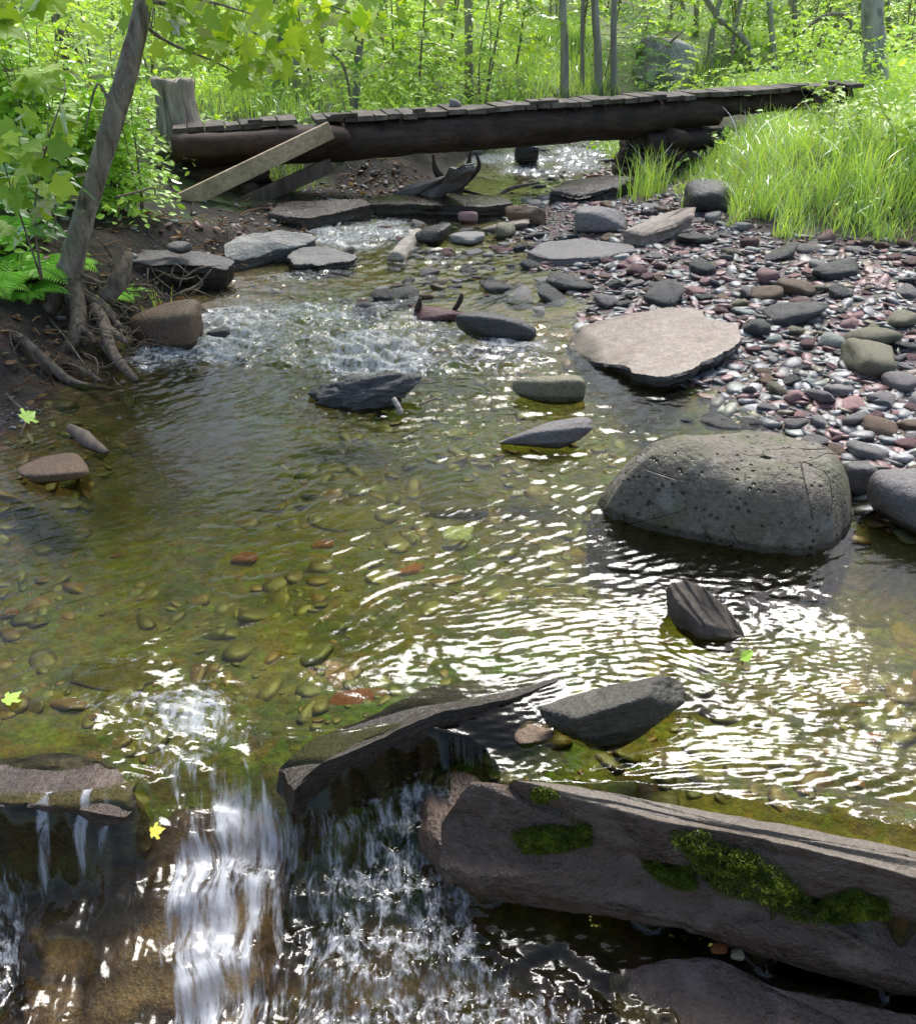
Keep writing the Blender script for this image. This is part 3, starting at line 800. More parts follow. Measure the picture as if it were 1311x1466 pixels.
slab('rock_ledge', 'dark foundation rock in the shadow under the mossy ledge', 'rock ledge',
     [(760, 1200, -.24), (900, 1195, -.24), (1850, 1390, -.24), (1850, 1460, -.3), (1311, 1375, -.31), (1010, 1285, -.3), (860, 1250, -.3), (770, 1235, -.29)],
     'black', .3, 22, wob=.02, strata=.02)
fit_rock('pebble', 'small orange red pebble wedged in the crack under the mossy ledge', 'stone', (1017, 1350, 1042, 1366), 'orange', 110, -.34, .8, p=6, sub=3)
fit_rock('pebble', 'small greenish pebble wedged in the crack right of the orange red one', 'stone', (1045, 1358, 1066, 1376), 'olive', 111, -.34, .8, p=6, sub=3)
slab('driftwood_chunk', 'grooved brown driftwood chunk sticking out of the ripples above the floating leaf', 'driftwood',
     [(960, 838, .10), (976, 830, .11), (1000, 838, .10), (1030, 862, .06), (1050, 886, .02), (1061, 906, -.01), (1030, 903, .005), (1000, 896, .02), (984, 880, .04), (968, 860, .07)], 'drift', .09, 31, rough=.012, strata=.012, undercut=.03, edge=.015, wob=.008, rsc=14, terr=.009, tfreq=34, tdir=(.75, .66))
# sunken stones seen through the water
SUNK = [((570, 806, 608, 828), 'orange', 'bright orange stone on the pool bed, the brightest one in mid pool'), ((746, 842, 800, 868), 'yellow', 'orange brown flat stone under water right of mid pool'),
        ((632, 752, 680, 782), 'palegreen', 'pale green rounded stone under water in mid pool'), ((470, 985, 555, 1015), 'orange', 'long rust orange slab under fast water above the lip'),
        ((385, 980, 425, 998), 'orange', 'small rust stone under water left of the long rust slab'), ((405, 945, 490, 975), 'pink', 'pinkish flat stone under water above the long rust slab'),
        ((330, 790, 372, 812), 'orange', 'dull orange stone under water left of mid pool'), ((445, 772, 480, 790), 'orange', 'dull red orange stone deep in the middle of the pool'),
        ((158, 790, 176, 803), 'orange', 'small red stone under water near the left side of the pool'), ((55, 882, 90, 900), 'yellow', 'ochre stone under water at the far left of the pool'),
        ((805, 780, 870, 806), 'yellow', 'mustard stone under water in front of the pitted boulder'), ((1255, 880, 1360, 936), 'yellow', 'large mossy yellow stone under water at the right edge'),
        ((1030, 1062, 1110, 1098), 'brown', 'brown flat stone under the ripples right of the dark block'), ((1225, 1048, 1262, 1070), 'orange', 'reddish stone under the ripples near the right edge'),
        ((100, 942, 250, 995), 'bed', 'sunken rounded stone with water bulging over it above the left ledge'), ((1140, 840, 1290, 900), 'bed', 'broad olive stone under water right of the driftwood chunk'),
        ((600, 700, 700, 745), 'bed', 'broad pale olive slab under water in mid pool'), ((440, 720, 560, 765), 'bed', 'broad olive slab under water left of the pale olive slab'),
        ((270, 590, 340, 612), 'bed', 'olive stone under the green water below the rapids'), ((590, 648, 680, 668), 'orange', 'pale orange bar of stone under water behind the mid pool'),
        ((830, 725, 850, 740), 'yellow', 'small ochre stone under water left of the pitted boulder'), ((15, 935, 60, 955), 'brown', 'brown stone under water near the small floating leaf at far left'),
        ((340, 700, 420, 735), 'bed', 'greenish stone under water left of the pool centre'), ((60, 745, 130, 775), 'brown', 'dark brown stone under water near the left bank'),
        ((1160, 1010, 1260, 1050), 'bed', 'olive stone under the ripples at right'), ((600, 860, 640, 880), 'orange', 'small rusty stone under water below the bright orange stone'),
        ((660, 600, 720, 618), 'bed', 'olive stone under water left of the low grey pointed rock'), ((0, 868, 30, 888), 'orange', 'orange stone under water cut by the left edge')]
for k, (bx, m, lab) in enumerate(SUNK):
    # each lies on the bed: pixel placed on the bed surface
    g = V((bx[0] + bx[2]) / 2, bx[3], -.10)
    for _ in range(4):
        g = V((bx[0] + bx[2]) / 2, bx[3], gz(g[0], g[1]))
    zz = min(g[2], wz(g[0], g[1]) - .06)
    fit_rock('submerged_stone', lab, 'stone', bx, m, 200 + k, zz - .012, .8, flat=.3, p=6, npl=8, rough=.14, hmin=.06, sub=4, sink=.8)

# ------------------------------------------------------------------ stream water
ys = np.geomspace(.55, 17, 1050)
X, Y, q = trapezoid(ys, np.interp(ys, [.5, 3, 5, 9, 17], [2.0, 2.7, 2.9, 3.0, 6.0]), 900)
X = X + np.interp(Y, [0, 8, 17], [0, 0, 2.5])
Zt = T(X, Y); Zw = W(X, Y)


def blob(spec):
    """sum of soft patches: pixel centre, pixel half sizes, weight, height"""
    r = np.zeros_like(X)
    for px, py, sx, sy, w in spec:
        c = V(px, py, 0 if py < 1110 else -.3)
        ax = np.abs(V(px + sx, py, c[2])[0] - c[0]); ay = np.abs(V(px, py - sy, c[2])[1] - c[1])
        r += w * np.exp(-.5 * (((X - c[0]) / ax) ** 2 + ((Y - c[1]) / ay) ** 2))
    return r


chop = blob([(400, 478, 170, 30, 1.15), (600, 505, 130, 34, 1.0), (260, 510, 50, 16, .9), (330, 490, 60, 20, .6), (640, 575, 90, 34, 1.0), (480, 640, 90, 40, .35), (760, 520, 60, 26, .5), (860, 590, 80, 26, .75),
             (800, 690, 70, 60, .5), (960, 560, 60, 16, .5), (900, 880, 130, 40, .8), (760, 930, 130, 40, .55), (1080, 850, 120, 40, .6), (1000, 980, 130, 45, .75), (1130, 930, 110, 70, .5), (900, 1090, 170, 40, .75),
             (1080, 1120, 150, 35, .9), (640, 960, 130, 30, .65), (420, 400, 90, 14, .7), (540, 360, 60, 12, .8), (640, 380, 60, 14, .6), (480, 345, 60, 10, .9), (760, 250, 80, 12, 1.5), (800, 215, 60, 10, 1.5), (850, 232, 40, 10, 1.2), (560, 330, 80, 10, .8), (470, 455, 120, 18, .5), (330, 520, 90, 18, .5),
             (330, 430, 40, 8, .5), (190, 942, 60, 18, 1.6), (250, 1040, 110, 40, 1.3), (370, 1015, 90, 50, 1.8), (250, 1080, 130, 50, 1.5), (150, 1030, 60, 30, .7), (120, 1110, 80, 14, .9), (330, 900, 90, 30, .35), (480, 560, 120, 30, .3), (230, 770, 40, 14, .6), (300, 855, 34, 12, .75), (400, 830, 60, 14, .6), (400, 665, 70, 16, .55), (300, 715, 40, 10, .4),
             (270, 760, 50, 25, .35), (690, 640, 80, 20, .4), (560, 700, 160, 60, .12)])
low = sstep(Zw, -.09, -.2)
foamy = blob([(480, 1230, 70, 50, 1.1), (570, 1205, 70, 40, 1.1), (520, 1330, 90, 55, 1.0), (430, 1390, 60, 50, .9), (620, 1330, 60, 50, .7), (640, 1430, 90, 40, .8), (800, 1430, 90, 30, .8), (480, 1470, 110, 35, .9), (560, 1260, 110, 70, .7), (470, 1330, 130, 90, .65), (600, 1420, 140, 50, .5),
              (345, 1250, 14, 60, 1.0), (300, 1320, 26, 60, .5), (300, 1420, 26, 40, .95), (285, 1170, 26, 45, .45), (60, 1255, 80, 16, 1.0), (-40, 1290, 60, 40, 1.0), (10, 1370, 30, 60, 1.0), (60, 1450, 70, 30, .7),
              (330, 1130, 25, 30, .35), (230, 1350, 40, 80, .22), (150, 1320, 50, 60, .15), (400, 1150, 15, 60, .35), (1000, 1440, 40, 20, .5)])
calm = blob([(870, 1300, 130, 30, 1.0), (760, 1300, 60, 30, .6)])
foamy = np.clip(foamy - calm * .6, 0, 1)
chop = np.clip(chop, 0, np.where(Y < 2.2, 2.4, 1.5))
chute = np.clip(blob([(280, 1180, 90, 120, 1.2), (230, 1350, 110, 120, 1.0), (330, 1330, 60, 120, 1.0)]), 0, 1) * sstep(Zw, -.04, -.1)

# wave field: crests run up and to the right across the pool, choppy over the shallows, rings round the stones
th = R(34)
s1 = X * math.cos(th) + Y * math.sin(th); t1 = -X * math.sin(th) + Y * math.cos(th)
wx = .05 * fbm(X * 3, Y * 3, o=2); wy = .05 * fbm(X * 3 + 31, Y * 3, o=2)
gate = sstep(fbm(X * 1.1 + 5, Y * 1.6 + 2, o=3), -.12, .4)
hz = .0021 * gate * vn(s1 * 11 + 8 * wx, (t1 + wy) * 33) + (.0008 + .0009 * gate) * vn(s1 * 21, (t1 + wy) * 62 + 3)
hz += .0016 * vn(X * 2.6 + 9, Y * 3.3) 
gr = sstep(fbm(X * 2.3 + 15, Y * 3.1 + 7, o=3), -.25, .35)
hz += chop * (.35 + .65 * gr) * np.where(Y > 4, .0150 * vn(X * 9 + 3 * wx, (Y + .5 * wy) * 15) + .0090 * vn(X * 21 + 7, Y * 30) + .0030 * vn(X * 44, Y * 52), .0048 * vn(X * 9 + 3 * wx, (Y + .5 * wy) * 22) + .0026 * vn(X * 22 + 7, Y * 44) + .0012 * vn(X * 48, Y * 84))
hz += sstep(chop, .5, 1.2) * (Y > 4.1) * .016 * (1 - np.abs(vn(X * 5 + 2, Y * 8 + wy * 10)))
# fast shallow ripples on the right-hand side: fine bent capillary lines
rr = blob([(950, 950, 260, 130, 1.0), (1150, 1080, 200, 70, .6)])
for cx, cy, k, amp, fall in ((1010, 905, 150, .0006, .30), (1062, 945, 190, .0006, .16), (860, 1060, 140, .0007, .3), (1010, 760, 130, .0004, .55), (520, 570, 120, .0009, .35), (790, 615, 130, .0009, .3), (790, 555, 120, .0009, .3), (700, 470, 120, .0010, .3), (940, 515, 110, .0008, .6)):
    c = V(cx, cy, 0)
    d = np.hypot(X - c[0], (Y - c[1]) * 1.05) + .02 * fbm(X * 4 + cx, Y * 4, o=2)
    hz += amp * np.sin(d * k) * np.exp(-(d / fall) ** 2) * sstep(vn(X * 3 + cx, Y * 3), -.5, .5)
hz += np.clip(rr, 0, 1) * (.0010 * np.sin((Y - .22 * X + .12 * fbm(X * 1.8, Y * 2.0, o=2)) * 205) * sstep(fbm(X * 3 + 3, Y * 5, o=2), -.4, .2) + .0007 * np.sin((Y + .16 * X + .10 * fbm(X * 2.4 + 9, Y * 2.6, o=2)) * 290))
# water tumbling into the lower pool, and long threads down the chute
hz += low * foamy * (1 - chute * .75) * (.020 * fbm(X * 17, Y * 15, o=3) + .008 * (1 - 2 * np.abs(vn(X * 34, Y * 30 + 3))) + .004 * vn(X * 66, Y * 58))
fl = X + .10 * (Y - 1.4)
hz += chute * (.0050 * vn(fl * 30 + 2 * fbm(X * 5, Y * 5, o=2), Y * 4.5) + .0026 * vn(fl * 70 + 4, Y * 9) + .0055 * vn(X * 15, Y * 11) + .003 * vn(X * 34, Y * 26))
hz += low * (1 - foamy) * (.003 * vn(X * 16, Y * 20) + .002 * vn(X * 36, Y * 40))
# bulge over the sunken stone above the fall
c = V(190, 968, 0); hz *= np.where(Y > 2.6, 1.25, 1.0)
hz += .022 * np.exp(-(((X - c[0]) / .11) ** 2 + ((Y - c[1]) / .05) ** 2))
damp = sstep(Zw + .0 - Zt, -.03, .03) * .7 + .3
Zs = Zw + hz * damp
# keep the surface under the ledges that stand out of it
from mathutils.bvhtree import BVHTree


def bvh_of(obs):
    v_, f_, k_ = [], [], 0
    for o in obs:
        v_ += [v.co + o.location for v in o.data.vertices]; f_ += [[i + k_ for i in p.vertices] for p in o.data.polygons]; k_ = len(v_)
    return BVHTree.FromPolygons(v_, f_)


BT_ = bvh_of([o for o in C.objects if o.name.startswith('rock_ledge') and ('mossy' in o['label'] or 'carrying' in o['label'] or 'upper ledge' in o['label'])])
for i in np.where((Y < 1.62) & (X > -.02) & (X < 2.4) & (Zw > -.36))[0]:
    h = BT_.ray_cast(Vector((X[i], Y[i], .4)), Vector((0, 0, -1)))
    if h[0] is not None and Zs[i] > h[0].z - .01:
        Zs[i] = h[0].z - .012 if h[0].z > -.2 else h[0].z - .08
keep = (Zs - Zt) > -.06
kq = keep[q].any(1)
q = q[kq]
used = np.zeros(len(X), bool); used[q.ravel()] = True
remap = np.cumsum(used) - 1
q = remap[q]
dep = np.clip(Zs - Zt, 0, .6)
sm = np.clip(sstep(chute, .1, .6) + .45 * low * (1 - sstep(chute, .1, .6)) + np.clip(blob([(250, 1050, 130, 60, 1.0)]), 0, .7), 0, 1)
fcx = X + sm * (.10 * (Y - 1.3) + .04 * fbm(X * 6, Y * 6, o=2)) ; fcy = 1.3 + (Y - 1.3) * (1 - .78 * sm)
wpos = np.stack([X, Y, Zs], 1)[used]
strand = np.zeros_like(X)
for px_, a_ in ((72, 1.0), (128, 1.0), (160, .5), (100, .35)):
    c = V(px_, 1190, -.12); strand += a_ * np.exp(-((X - c[0] - .008 * vn(Y * 30, Y * 0 + px_)) / .015) ** 2) * np.exp(-((Y - c[1]) / .08) ** 2)
thread = blob([(300, 1200, 12, 60, .9), (330, 1240, 10, 50, 1.0), (300, 1400, 22, 40, .9), (285, 1330, 12, 60, .6), (345, 1250, 9, 50, .8), (232, 1240, 5, 60, .5), (255, 1330, 6, 60, .4), (392, 1190, 6, 30, .6), (375, 1280, 8, 60, .5), (140, 1340, 8, 50, .35), (190, 1400, 9, 40, .4)])
glint_veil = blob([(250, 1050, 120, 45, .55), (190, 945, 60, 14, .6), (360, 1030, 70, 40, .5), (120, 1112, 90, 14, .6), (330, 1110, 60, 30, .6), (520, 985, 90, 20, .3)])  # whitens the brink where sky glints are missing; reflection painted as foam
fo = np.clip(glint_veil * (.4 + .6 * gr) + foamy * low * (1 - .5 * sm) + thread * low * .9 + 1.5 * strand * sstep(Zw, -.010, -.03) + 1.6 * np.clip(chop - .22, 0, .8) * sstep(Y, 3.7, 4.2) * (.6 + .4 * gr) + .10 * np.clip(chop - .7, 0, .6) * (Y < 2.3) + .20 * chute, 0, 1)  # riffle and chute white mixes real foam with painted sky reflection

wm, nt, out = newmat('stream_water')
ad = N(nt, 'Attribute', attribute_name='depth'); af = N(nt, 'Attribute', attribute_name='foam'); ac = N(nt, 'Attribute', attribute_name='flowco')
co = coord(nt)
b1 = noise(nt, co, 55, 3, .6); b2 = noise(nt, coord(nt, (1, 1.6, 1)), 24, 3, .55)
nb = bump(nt, math_(nt, 'ADD', b2, math_(nt, 'MULTIPLY', b1, .4)), .22, .006)
fr = N(nt, 'Fresnel', i_IOR=1.34); L(nt, nb, fr.inputs['Normal'])
gl = N(nt, 'BsdfGlossy', i_Roughness=.105); gl.inputs[0].default_value = (1, 1, 1, 1); L(nt, nb, gl.inputs['Normal'])
tr = N(nt, 'BsdfTransparent')
# absorption through the actual depth of water
cx = N(nt, 'CombineColor')
for i, k in enumerate((1.5, 1.3, 4.0)):
    L(nt, math_(nt, 'POWER', 2.718, math_(nt, 'MULTIPLY', ad.outputs['Fac'], -k)), cx.inputs[i])
L(nt, cx.outputs[0], tr.inputs[0])
ms = N(nt, 'MixShader'); L(nt, fr.outputs[0], ms.inputs[0]); L(nt, tr.outputs[0], ms.inputs[1]); L(nt, gl.outputs[0], ms.inputs[2])
# white water: real foam plus sky reflection put into the colour
fn1 = noise(nt, ac.outputs['Vector'], 34, 5, .7, .3); fn2 = noise(nt, ac.outputs['Vector'], 110, 3, .6)
ff = math_(nt, 'ADD', math_(nt, 'MULTIPLY', fn1, .75), math_(nt, 'MULTIPLY', fn2, .25))
th_ = math_(nt, 'SUBTRACT', .76, math_(nt, 'MULTIPLY', af.outputs['Fac'], .42))
mr = N(nt, 'MapRange', interpolation_type='SMOOTHSTEP')
L(nt, ff, mr.inputs['Value']); L(nt, th_, mr.inputs['From Min']); L(nt, math_(nt, 'ADD', th_, .26), mr.inputs['From Max'])
fd = N(nt, 'BsdfDiffuse'); fd.inputs[0].default_value = (.72, .75, .8, 1); L(nt, nb, fd.inputs['Normal'])
ft = N(nt, 'BsdfTranslucent'); ft.inputs[0].default_value = (.72, .75, .8, 1)
fm = N(nt, 'MixShader', i_Fac=.4); L(nt, fd.outputs[0], fm.inputs[1]); L(nt, ft.outputs[0], fm.inputs[2])
m2 = N(nt, 'MixShader'); L(nt, math_(nt, 'MULTIPLY', mr.outputs[0], .72), m2.inputs[0]); L(nt, ms.outputs[0], m2.inputs[1]); L(nt, fm.outputs[0], m2.inputs[2])
L(nt, m2.outputs[0], out.inputs[0])
struct(obj('water', mesh_np('water', wpos, q, wm, True, {'depth': dep[used], 'foam': fo[used], 'flowco': np.stack([fcx, fcy, Zw * 0], 1)[used]})))

# ------------------------------------------------------------------ the log footbridge
BA, BB = np.array([-2.30, 7.4, .716]), np.array([3.95, 9.1, .925])
bu = (BB - BA) / np.linalg.norm(BB - BA); bn = np.cross([0, 0, 1], bu); bn /= np.linalg.norm(bn); bw = np.cross(bu, bn)
BL = np.linalg.norm(BB - BA)
bridge = thing('footbridge', 'low log footbridge with a plank deck crossing the stream', 'footbridge', tuple(BA))


def bp(s, off=0.0, dz=0.0):
    return BA + bu * s + bn * off + bw * dz


mb = MB(); rs = np.random.RandomState(5); s = .02
while s < BL - .1:
    wd = rs.uniform(.10, .17)
    ln = .36 + rs.uniform(-.03, .04); sk = rs.uniform(-.025, .03)
    if rs.rand() > .05:
        mb.box(bp(s + wd / 2, ln / 2 + sk, -.018 + rs.uniform(-.008, .010)), bu * (wd / 2 - .005), bn * ln / 2 + bw * rs.uniform(-.006, .006), bw * .020, rs.uniform(.15, 1), .004)
    s += wd
mb.build('deck', M['plank'], bridge, False, tuple(BA))


def log(name, s0, s1, off, dz, r0, r1, mat, seed):
    n = 26; ss = np.linspace(s0, s1, n)
    pts = np.array([bp(a, off + .015 * math.sin(a * 1.3 + seed), dz + .012 * math.sin(a * .9 + seed * 2)) for a in ss])
    v, f = tube(pts, np.linspace(r0, r1, n), 22, .24, seed, res=2)
    m = MB(); m.add(v, f, .45); return m.build(name, M[mat], bridge, True, tuple(BA))


log('stringer_log', .05, 4.95, .13, -.185, .148, .128, 'log', 2)
log('stringer_log', .05, 4.95, .34, -.185, .13, .12, 'log', 5)
log('stringer_log', 4.7, BL - .1, .16, -.14, .09, .08, 'log', 7)
log('lower_beam', 1.25, 4.8, .2, -.30, .07, .075, 'log', 9)
m = MB(); v, f = tube(np.array([bp(.0, -.012, -.14), bp(.5, -.03, -.14), bp(1.3, -.035, -.135), bp(1.42, -.03, -.13)]), np.array([.105, .10, .085, .05]), 16, .22, 4, res=6); m.add(v, f, .5)
m.build('bark_slab', M['redlog'], bridge, True, tuple(BA))


def beam(name, a, b, hh, tt, mat, rnd=.5):
    a, b = np.asarray(a), np.asarray(b)
    ax = (b - a) / 2; u = ax / np.linalg.norm(ax)
    side = np.cross([0, 0, 1], u); side /= np.linalg.norm(side); up = np.cross(u, side)
    m = MB(); n = 10
    for i in range(1):
        m.box((a + b) / 2, ax, side * tt / 2, up * hh / 2, rnd, .004)
    o = m.build(name, M[mat], bridge, False, tuple(BA))
    bv = o.modifiers.new('bevel', 'BEVEL'); bv.width = .006; bv.segments = 2
    return o


e1 = VY(474, 186, 7.56); e0 = VY(235, 301, 6.9)
beam('brace_board', e0, e1, .135, .045, 'board', .45)
beam('brace_board', VY(318, 306, 7.2), VY(474, 236, 7.75), .12, .05, 'drift', .2)['label'] = 'dark brace under the deck'
# kerb blocks along the near edge
for s0, s1 in ((.62, .74), (1.30, 1.52), (2.0, 2.1), (3.05, 3.3)):
    mb = MB(); mb.box(bp((s0 + s1) / 2, .03, .014), bu * (s1 - s0) / 2, bn * .03, bw * .014, .4, .003)
    mb.build('edge_block', M['plank'], bridge, False, tuple(BA))
# abutments: stacked timbers
mb = MB(); rs = np.random.RandomState(3)
for i in range(4):
    for off in (.08, .25, .4):
        c = bp(.42 + rs.uniform(-.05, .05), off, -.39 - i * .155)
        v, f = tube(np.array([c - bu * .55, c, c + bu * (.3 + .08 * i)]), np.array([.085, .085, .08]), 10, .15, i + off); mb.add(v, f, rs.uniform(.2, .6))
    c = bp(.55, .4, -.36 - i * .155)
    v, f = tube(np.array([c - bn * .5, c, c + bn * .5]), np.array([.08, .085, .08]), 10, .15, i); mb.add(v, f, .4)
mb.build('abutment', M['log'], bridge, True, tuple(BA))
mb = MB()
for i in range(4):
    for off in (.05, .22, .4):
        c = bp(4.55 + rs.uniform(-.08, .08) - .1 * i, off, -.40 - i * .15)
        v, f = tube(np.array([c - bu * (.35 - .04 * i), c, c + bu * .6]), np.array([.08, .085, .085]), 10, .15, i + off + 4); mb.add(v, f, rs.uniform(.2, .5))
    c = bp(4.45 - .05 * i, .4, -.36 - i * .15)
    v, f = tube(np.array([c - bn * .55, c, c + bn * .5]), np.array([.08, .085, .08]), 10, .15, i + 9); mb.add(v, f, .4)
mb.build('abutment', M['log'], bridge, True, tuple(BA))
for s0 in (5.92, 6.1):
    m = MB(); m.box(bp(s0, .02, -.19), bu * .05, bn * .05, bw * .18, .4, .004); m.build('end_post', M['log'], bridge, False, tuple(BA))

p = VY(661, 152, 7.4 + (7.4 - 7.4) + .0)
sb = (0.03 - BA[0]) / bu[0]
q = bp(sb, .2, .004)
v, f = rock_shape(301, 3, 5, 4, .05); v = v * [.055, .045, .035] + [0, 0, .03]
tag(obj('stone', mesh_np('stone', v, f, M['pale']), None, tuple(q)), 'single pale rounded stone resting on the bridge deck', 'stone')


# ------------------------------------------------------------------ dead wood
def px_tube(pts, wpx, res=5, ns=9, rough=.18, seed=0):
    """limb through pixels at given forward distances"""
    P = np.array([VY(a, b, y) for a, b, y in pts])
    dep = (P - [0, 0, CAMZ]) @ FWD
    r = np.array(wpx) / 2 / FPX * dep
    return tube(P, r, ns, rough, seed, res=res), P


def limb(name, label, cat, pts, wpx, mat, rnd=.5, res=5, ns=9, rough=.18, seed=0, parent=None, loc=None):
    (v, f), P = px_tube(pts, wpx, res, ns, rough, seed)
    m = MB(); m.add(v, f, rnd)
    loc = tuple(P[0]) if loc is None else loc
    o = m.build(name, M[mat], parent, True, loc)
    if label:
        tag(o, label, cat)
    return o


def put(px, py):
    g = ground_hit(px, py); return g


# stump behind the left bridge end: split grey wood, flared and hollowed
g = VY(258, 182, 7.95)
n = 44; H = 20
ang = np.linspace(0, 2 * math.pi, n, endpoint=False); rows = []
for k in range(H + 1):
    t = k / H
    fl = 1 + .25 * (1 - t) ** 3 - .1 * t + .12 * sstep(np.array(t), .7, 1.0)
    r = .165 * fl * (1 + .09 * np.abs(vn(ang * 2.4, np.full(n, 1.0))) + .07 * vn(np.cos(ang) * 6, np.sin(ang) * 6, np.full(n, t * .8)) + .03 * vn(np.cos(ang) * 16, np.sin(ang) * 16, np.full(n, t * 1.5)))
    top = .45 + .035 * fbm(np.cos(ang) * 3, np.sin(ang) * 3, o=3)
    rows.append(np.stack([np.cos(ang) * r, np.sin(ang) * r, t * top - .08], 1))
for sc_, dz in ((.85, -.008), (.5, -.03), (.2, -.05)):
    r2 = rows[H].copy() * [sc_, sc_, 1]; r2[:, 2] += dz + .02 * vn(np.cos(ang) * 5 * sc_, np.sin(ang) * 5 * sc_); rows.append(r2)
v = np.vstack(rows); i = np.arange(len(rows) - 1)[:, None] * n; j = np.arange(n)[None]; j2 = (j + 1) % n
v = np.vstack([v, rows[-1].mean(0)])
o = obj('tree_stump', mesh_np('tree_stump', v, [np.stack([i + j, i + j2, i + n + j2, i + n + j], -1).reshape(-1, 4),
      np.stack([np.full(n, len(v) - 1), (len(rows) - 1) * n + np.arange(n), (len(rows) - 1) * n + (np.arange(n) + 1) % n], 1)], M['stump']), None, tuple(g))
tag(o, 'weathered grey split tree stump beside the left end of the bridge', 'tree stump')
limb('fallen_log', 'broken grey log lying in the grass behind the bridge, upper of two', 'log', [(352, 142, 11.0), (385, 150, 10.9), (418, 158, 10.8)], [15, 14, 9], 'stump', seed=2)
limb('fallen_log', 'dark brown log lying in the grass behind the bridge, lower of two', 'log', [(362, 155, 10.3), (395, 164, 10.3), (420, 168, 10.2)], [10, 11, 8], 'drift', seed=5)
limb('fallen_log', 'dark log end among the leaves at the far left bank', 'log', [(20, 150, 7.6), (60, 146, 7.6), (96, 143, 7.6)], [26, 26, 24], 'log', seed=8)
limb('fallen_log', 'mossy fallen log deep in the woods at the right edge', 'log', [(1225, 135, 11.5), (1270, 122, 11.6), (1340, 112, 11.7)], [16, 16, 14], 'log', seed=9)
# forked driftwood standing under the bridge
fk = thing('forked_driftwood', 'black forked driftwood standing in the stream under the bridge', 'driftwood', tuple(VY(655, 292, 8.0)))
fl_ = tuple(VY(655, 292, 8.0))
limb('stem', None, None, [(650, 296, 8.0), (655, 275, 8.0), (668, 245, 8.0), (674, 216, 8.0)], [16, 16, 10, 3], 'log', parent=fk, seed=3, loc=(0, 0, 0)).location = (-fl_[0], -fl_[1], -fl_[2])
limb('branch', None, None, [(656, 280, 8.0), (640, 262, 8.0), (624, 245, 8.0), (620, 222, 8.0)], [16, 14, 9, 3], 'log', parent=fk, seed=4, loc=(0, 0, 0)).location = (-fl_[0], -fl_[1], -fl_[2])
limb('branch', None, None, [(665, 262, 8.0), (685, 240, 7.95), (681, 218, 7.95)], [9, 7, 3], 'log', parent=fk, seed=6, loc=(0, 0, 0)).location = (-fl_[0], -fl_[1], -fl_[2])
g = put(578, 372)
limb('birch_log', 'short white birch log with a dark broken end lying in the shallows', 'log', [(566, 374, g[1]), (578, 358, g[1] + .32), (598, 338, g[1] + .75)], [26, 25, 22], 'birch', ns=14, rough=.08, seed=3)
g = put(573, 592)
limb('white_stick', 'short white stick standing against the black mid pool rock', 'stick', [(574, 593, 3.49), (570, 582, 3.5), (563, 570, 3.52)], [9, 8, 7], 'birch', res=2, seed=1)
limb('twig', 'thin dark twig poking out right of the black mid pool rock', 'twig', [(600, 580, 3.56), (618, 572, 3.6), (643, 563, 3.62)], [3.5, 2.5, 1.2], 'drift', res=3)
limb('stick', 'dark stub of wood on the left end of the reddish brown stone', 'stick', [(597, 446, 4.85), (600, 436, 4.85), (601, 426, 4.85)], [10, 9, 4], 'log', res=3, seed=4)
limb('stick', 'dark stub of wood on the right end of the reddish brown stone', 'stick', [(650, 444, 4.85), (658, 432, 4.85), (661, 420, 4.85)], [7, 8, 5], 'log', res=3, seed=7)
# driftwood chunk above the floating leaf
limb('driftwood_chunk', 'small pale knob of wood under the upper end of the grooved driftwood', 'driftwood', [(962, 868, 2.08), (975, 882, 2.06), (992, 892, 2.03)], [20, 30, 14], 'drift', res=4, ns=12, rough=.25, seed=15)
limb('driftwood_stub', 'short dark driftwood stub beside the flat stone at the left edge of the pool', 'driftwood', [(100, 612, 3.3), (122, 628, 3.24), (152, 648, 3.14)], [12, 24, 10], 'drift', res=4, rough=.3, seed=14)
limb('twig', 'dark stem holding the floating leaf out of the water', 'twig', [(1062, 950, 1.86), (1066, 932, 1.88), (1071, 918, 1.90)], [3, 4, 2], 'drift', res=3)
limb('dead_stub', 'pale dead stub standing on the left bank behind the roots', 'driftwood', [(150, 430, 4.55), (170, 402, 4.6), (186, 362, 4.7)], [22, 28, 13], 'root', seed=21)
limb('dead_stub', 'grey broken stub behind the undercut slab on the left bank', 'driftwood', [(282, 358, 6.15), (281, 335, 6.2), (278, 313, 6.25)], [12, 12, 12], 'root', seed=23)
limb('dead_stub', 'dark leaning root piece left of the grey broken stub', 'driftwood', [(252, 355, 6.1), (266, 335, 6.2), (278, 315, 6.3)], [16, 18, 12], 'drift', seed=24)
limb('branch_stick', 'bleached thin branch caught in the leaves right of the leaning trunk', 'branch', [(165, 283, 5.0), (195, 275, 5.2), (220, 269, 5.4), (222, 280, 5.4)], [3, 3, 3, 1.5], 'root', res=3)
for k, (pts, ww, lab) in enumerate([([(470, 300, 8.3), (540, 284, 8.4), (600, 262, 8.6)], [7, 6, 3], 'thin dead pole lying across the black ledge left of the forked driftwood'), ([(700, 290, 8.2), (730, 270, 8.3), (770, 262, 8.4)], [6, 6, 3], 'thin dead pole right of the forked driftwood'),
                                  ([(600, 285, 8.1), (640, 270, 8.1), (700, 282, 8.1)], [5, 6, 3], 'dark stick jammed across the foot of the forked driftwood')]):
    limb('dead_pole', lab, 'stick', pts, ww, 'log' if k == 2 else 'drift', seed=40 + k)
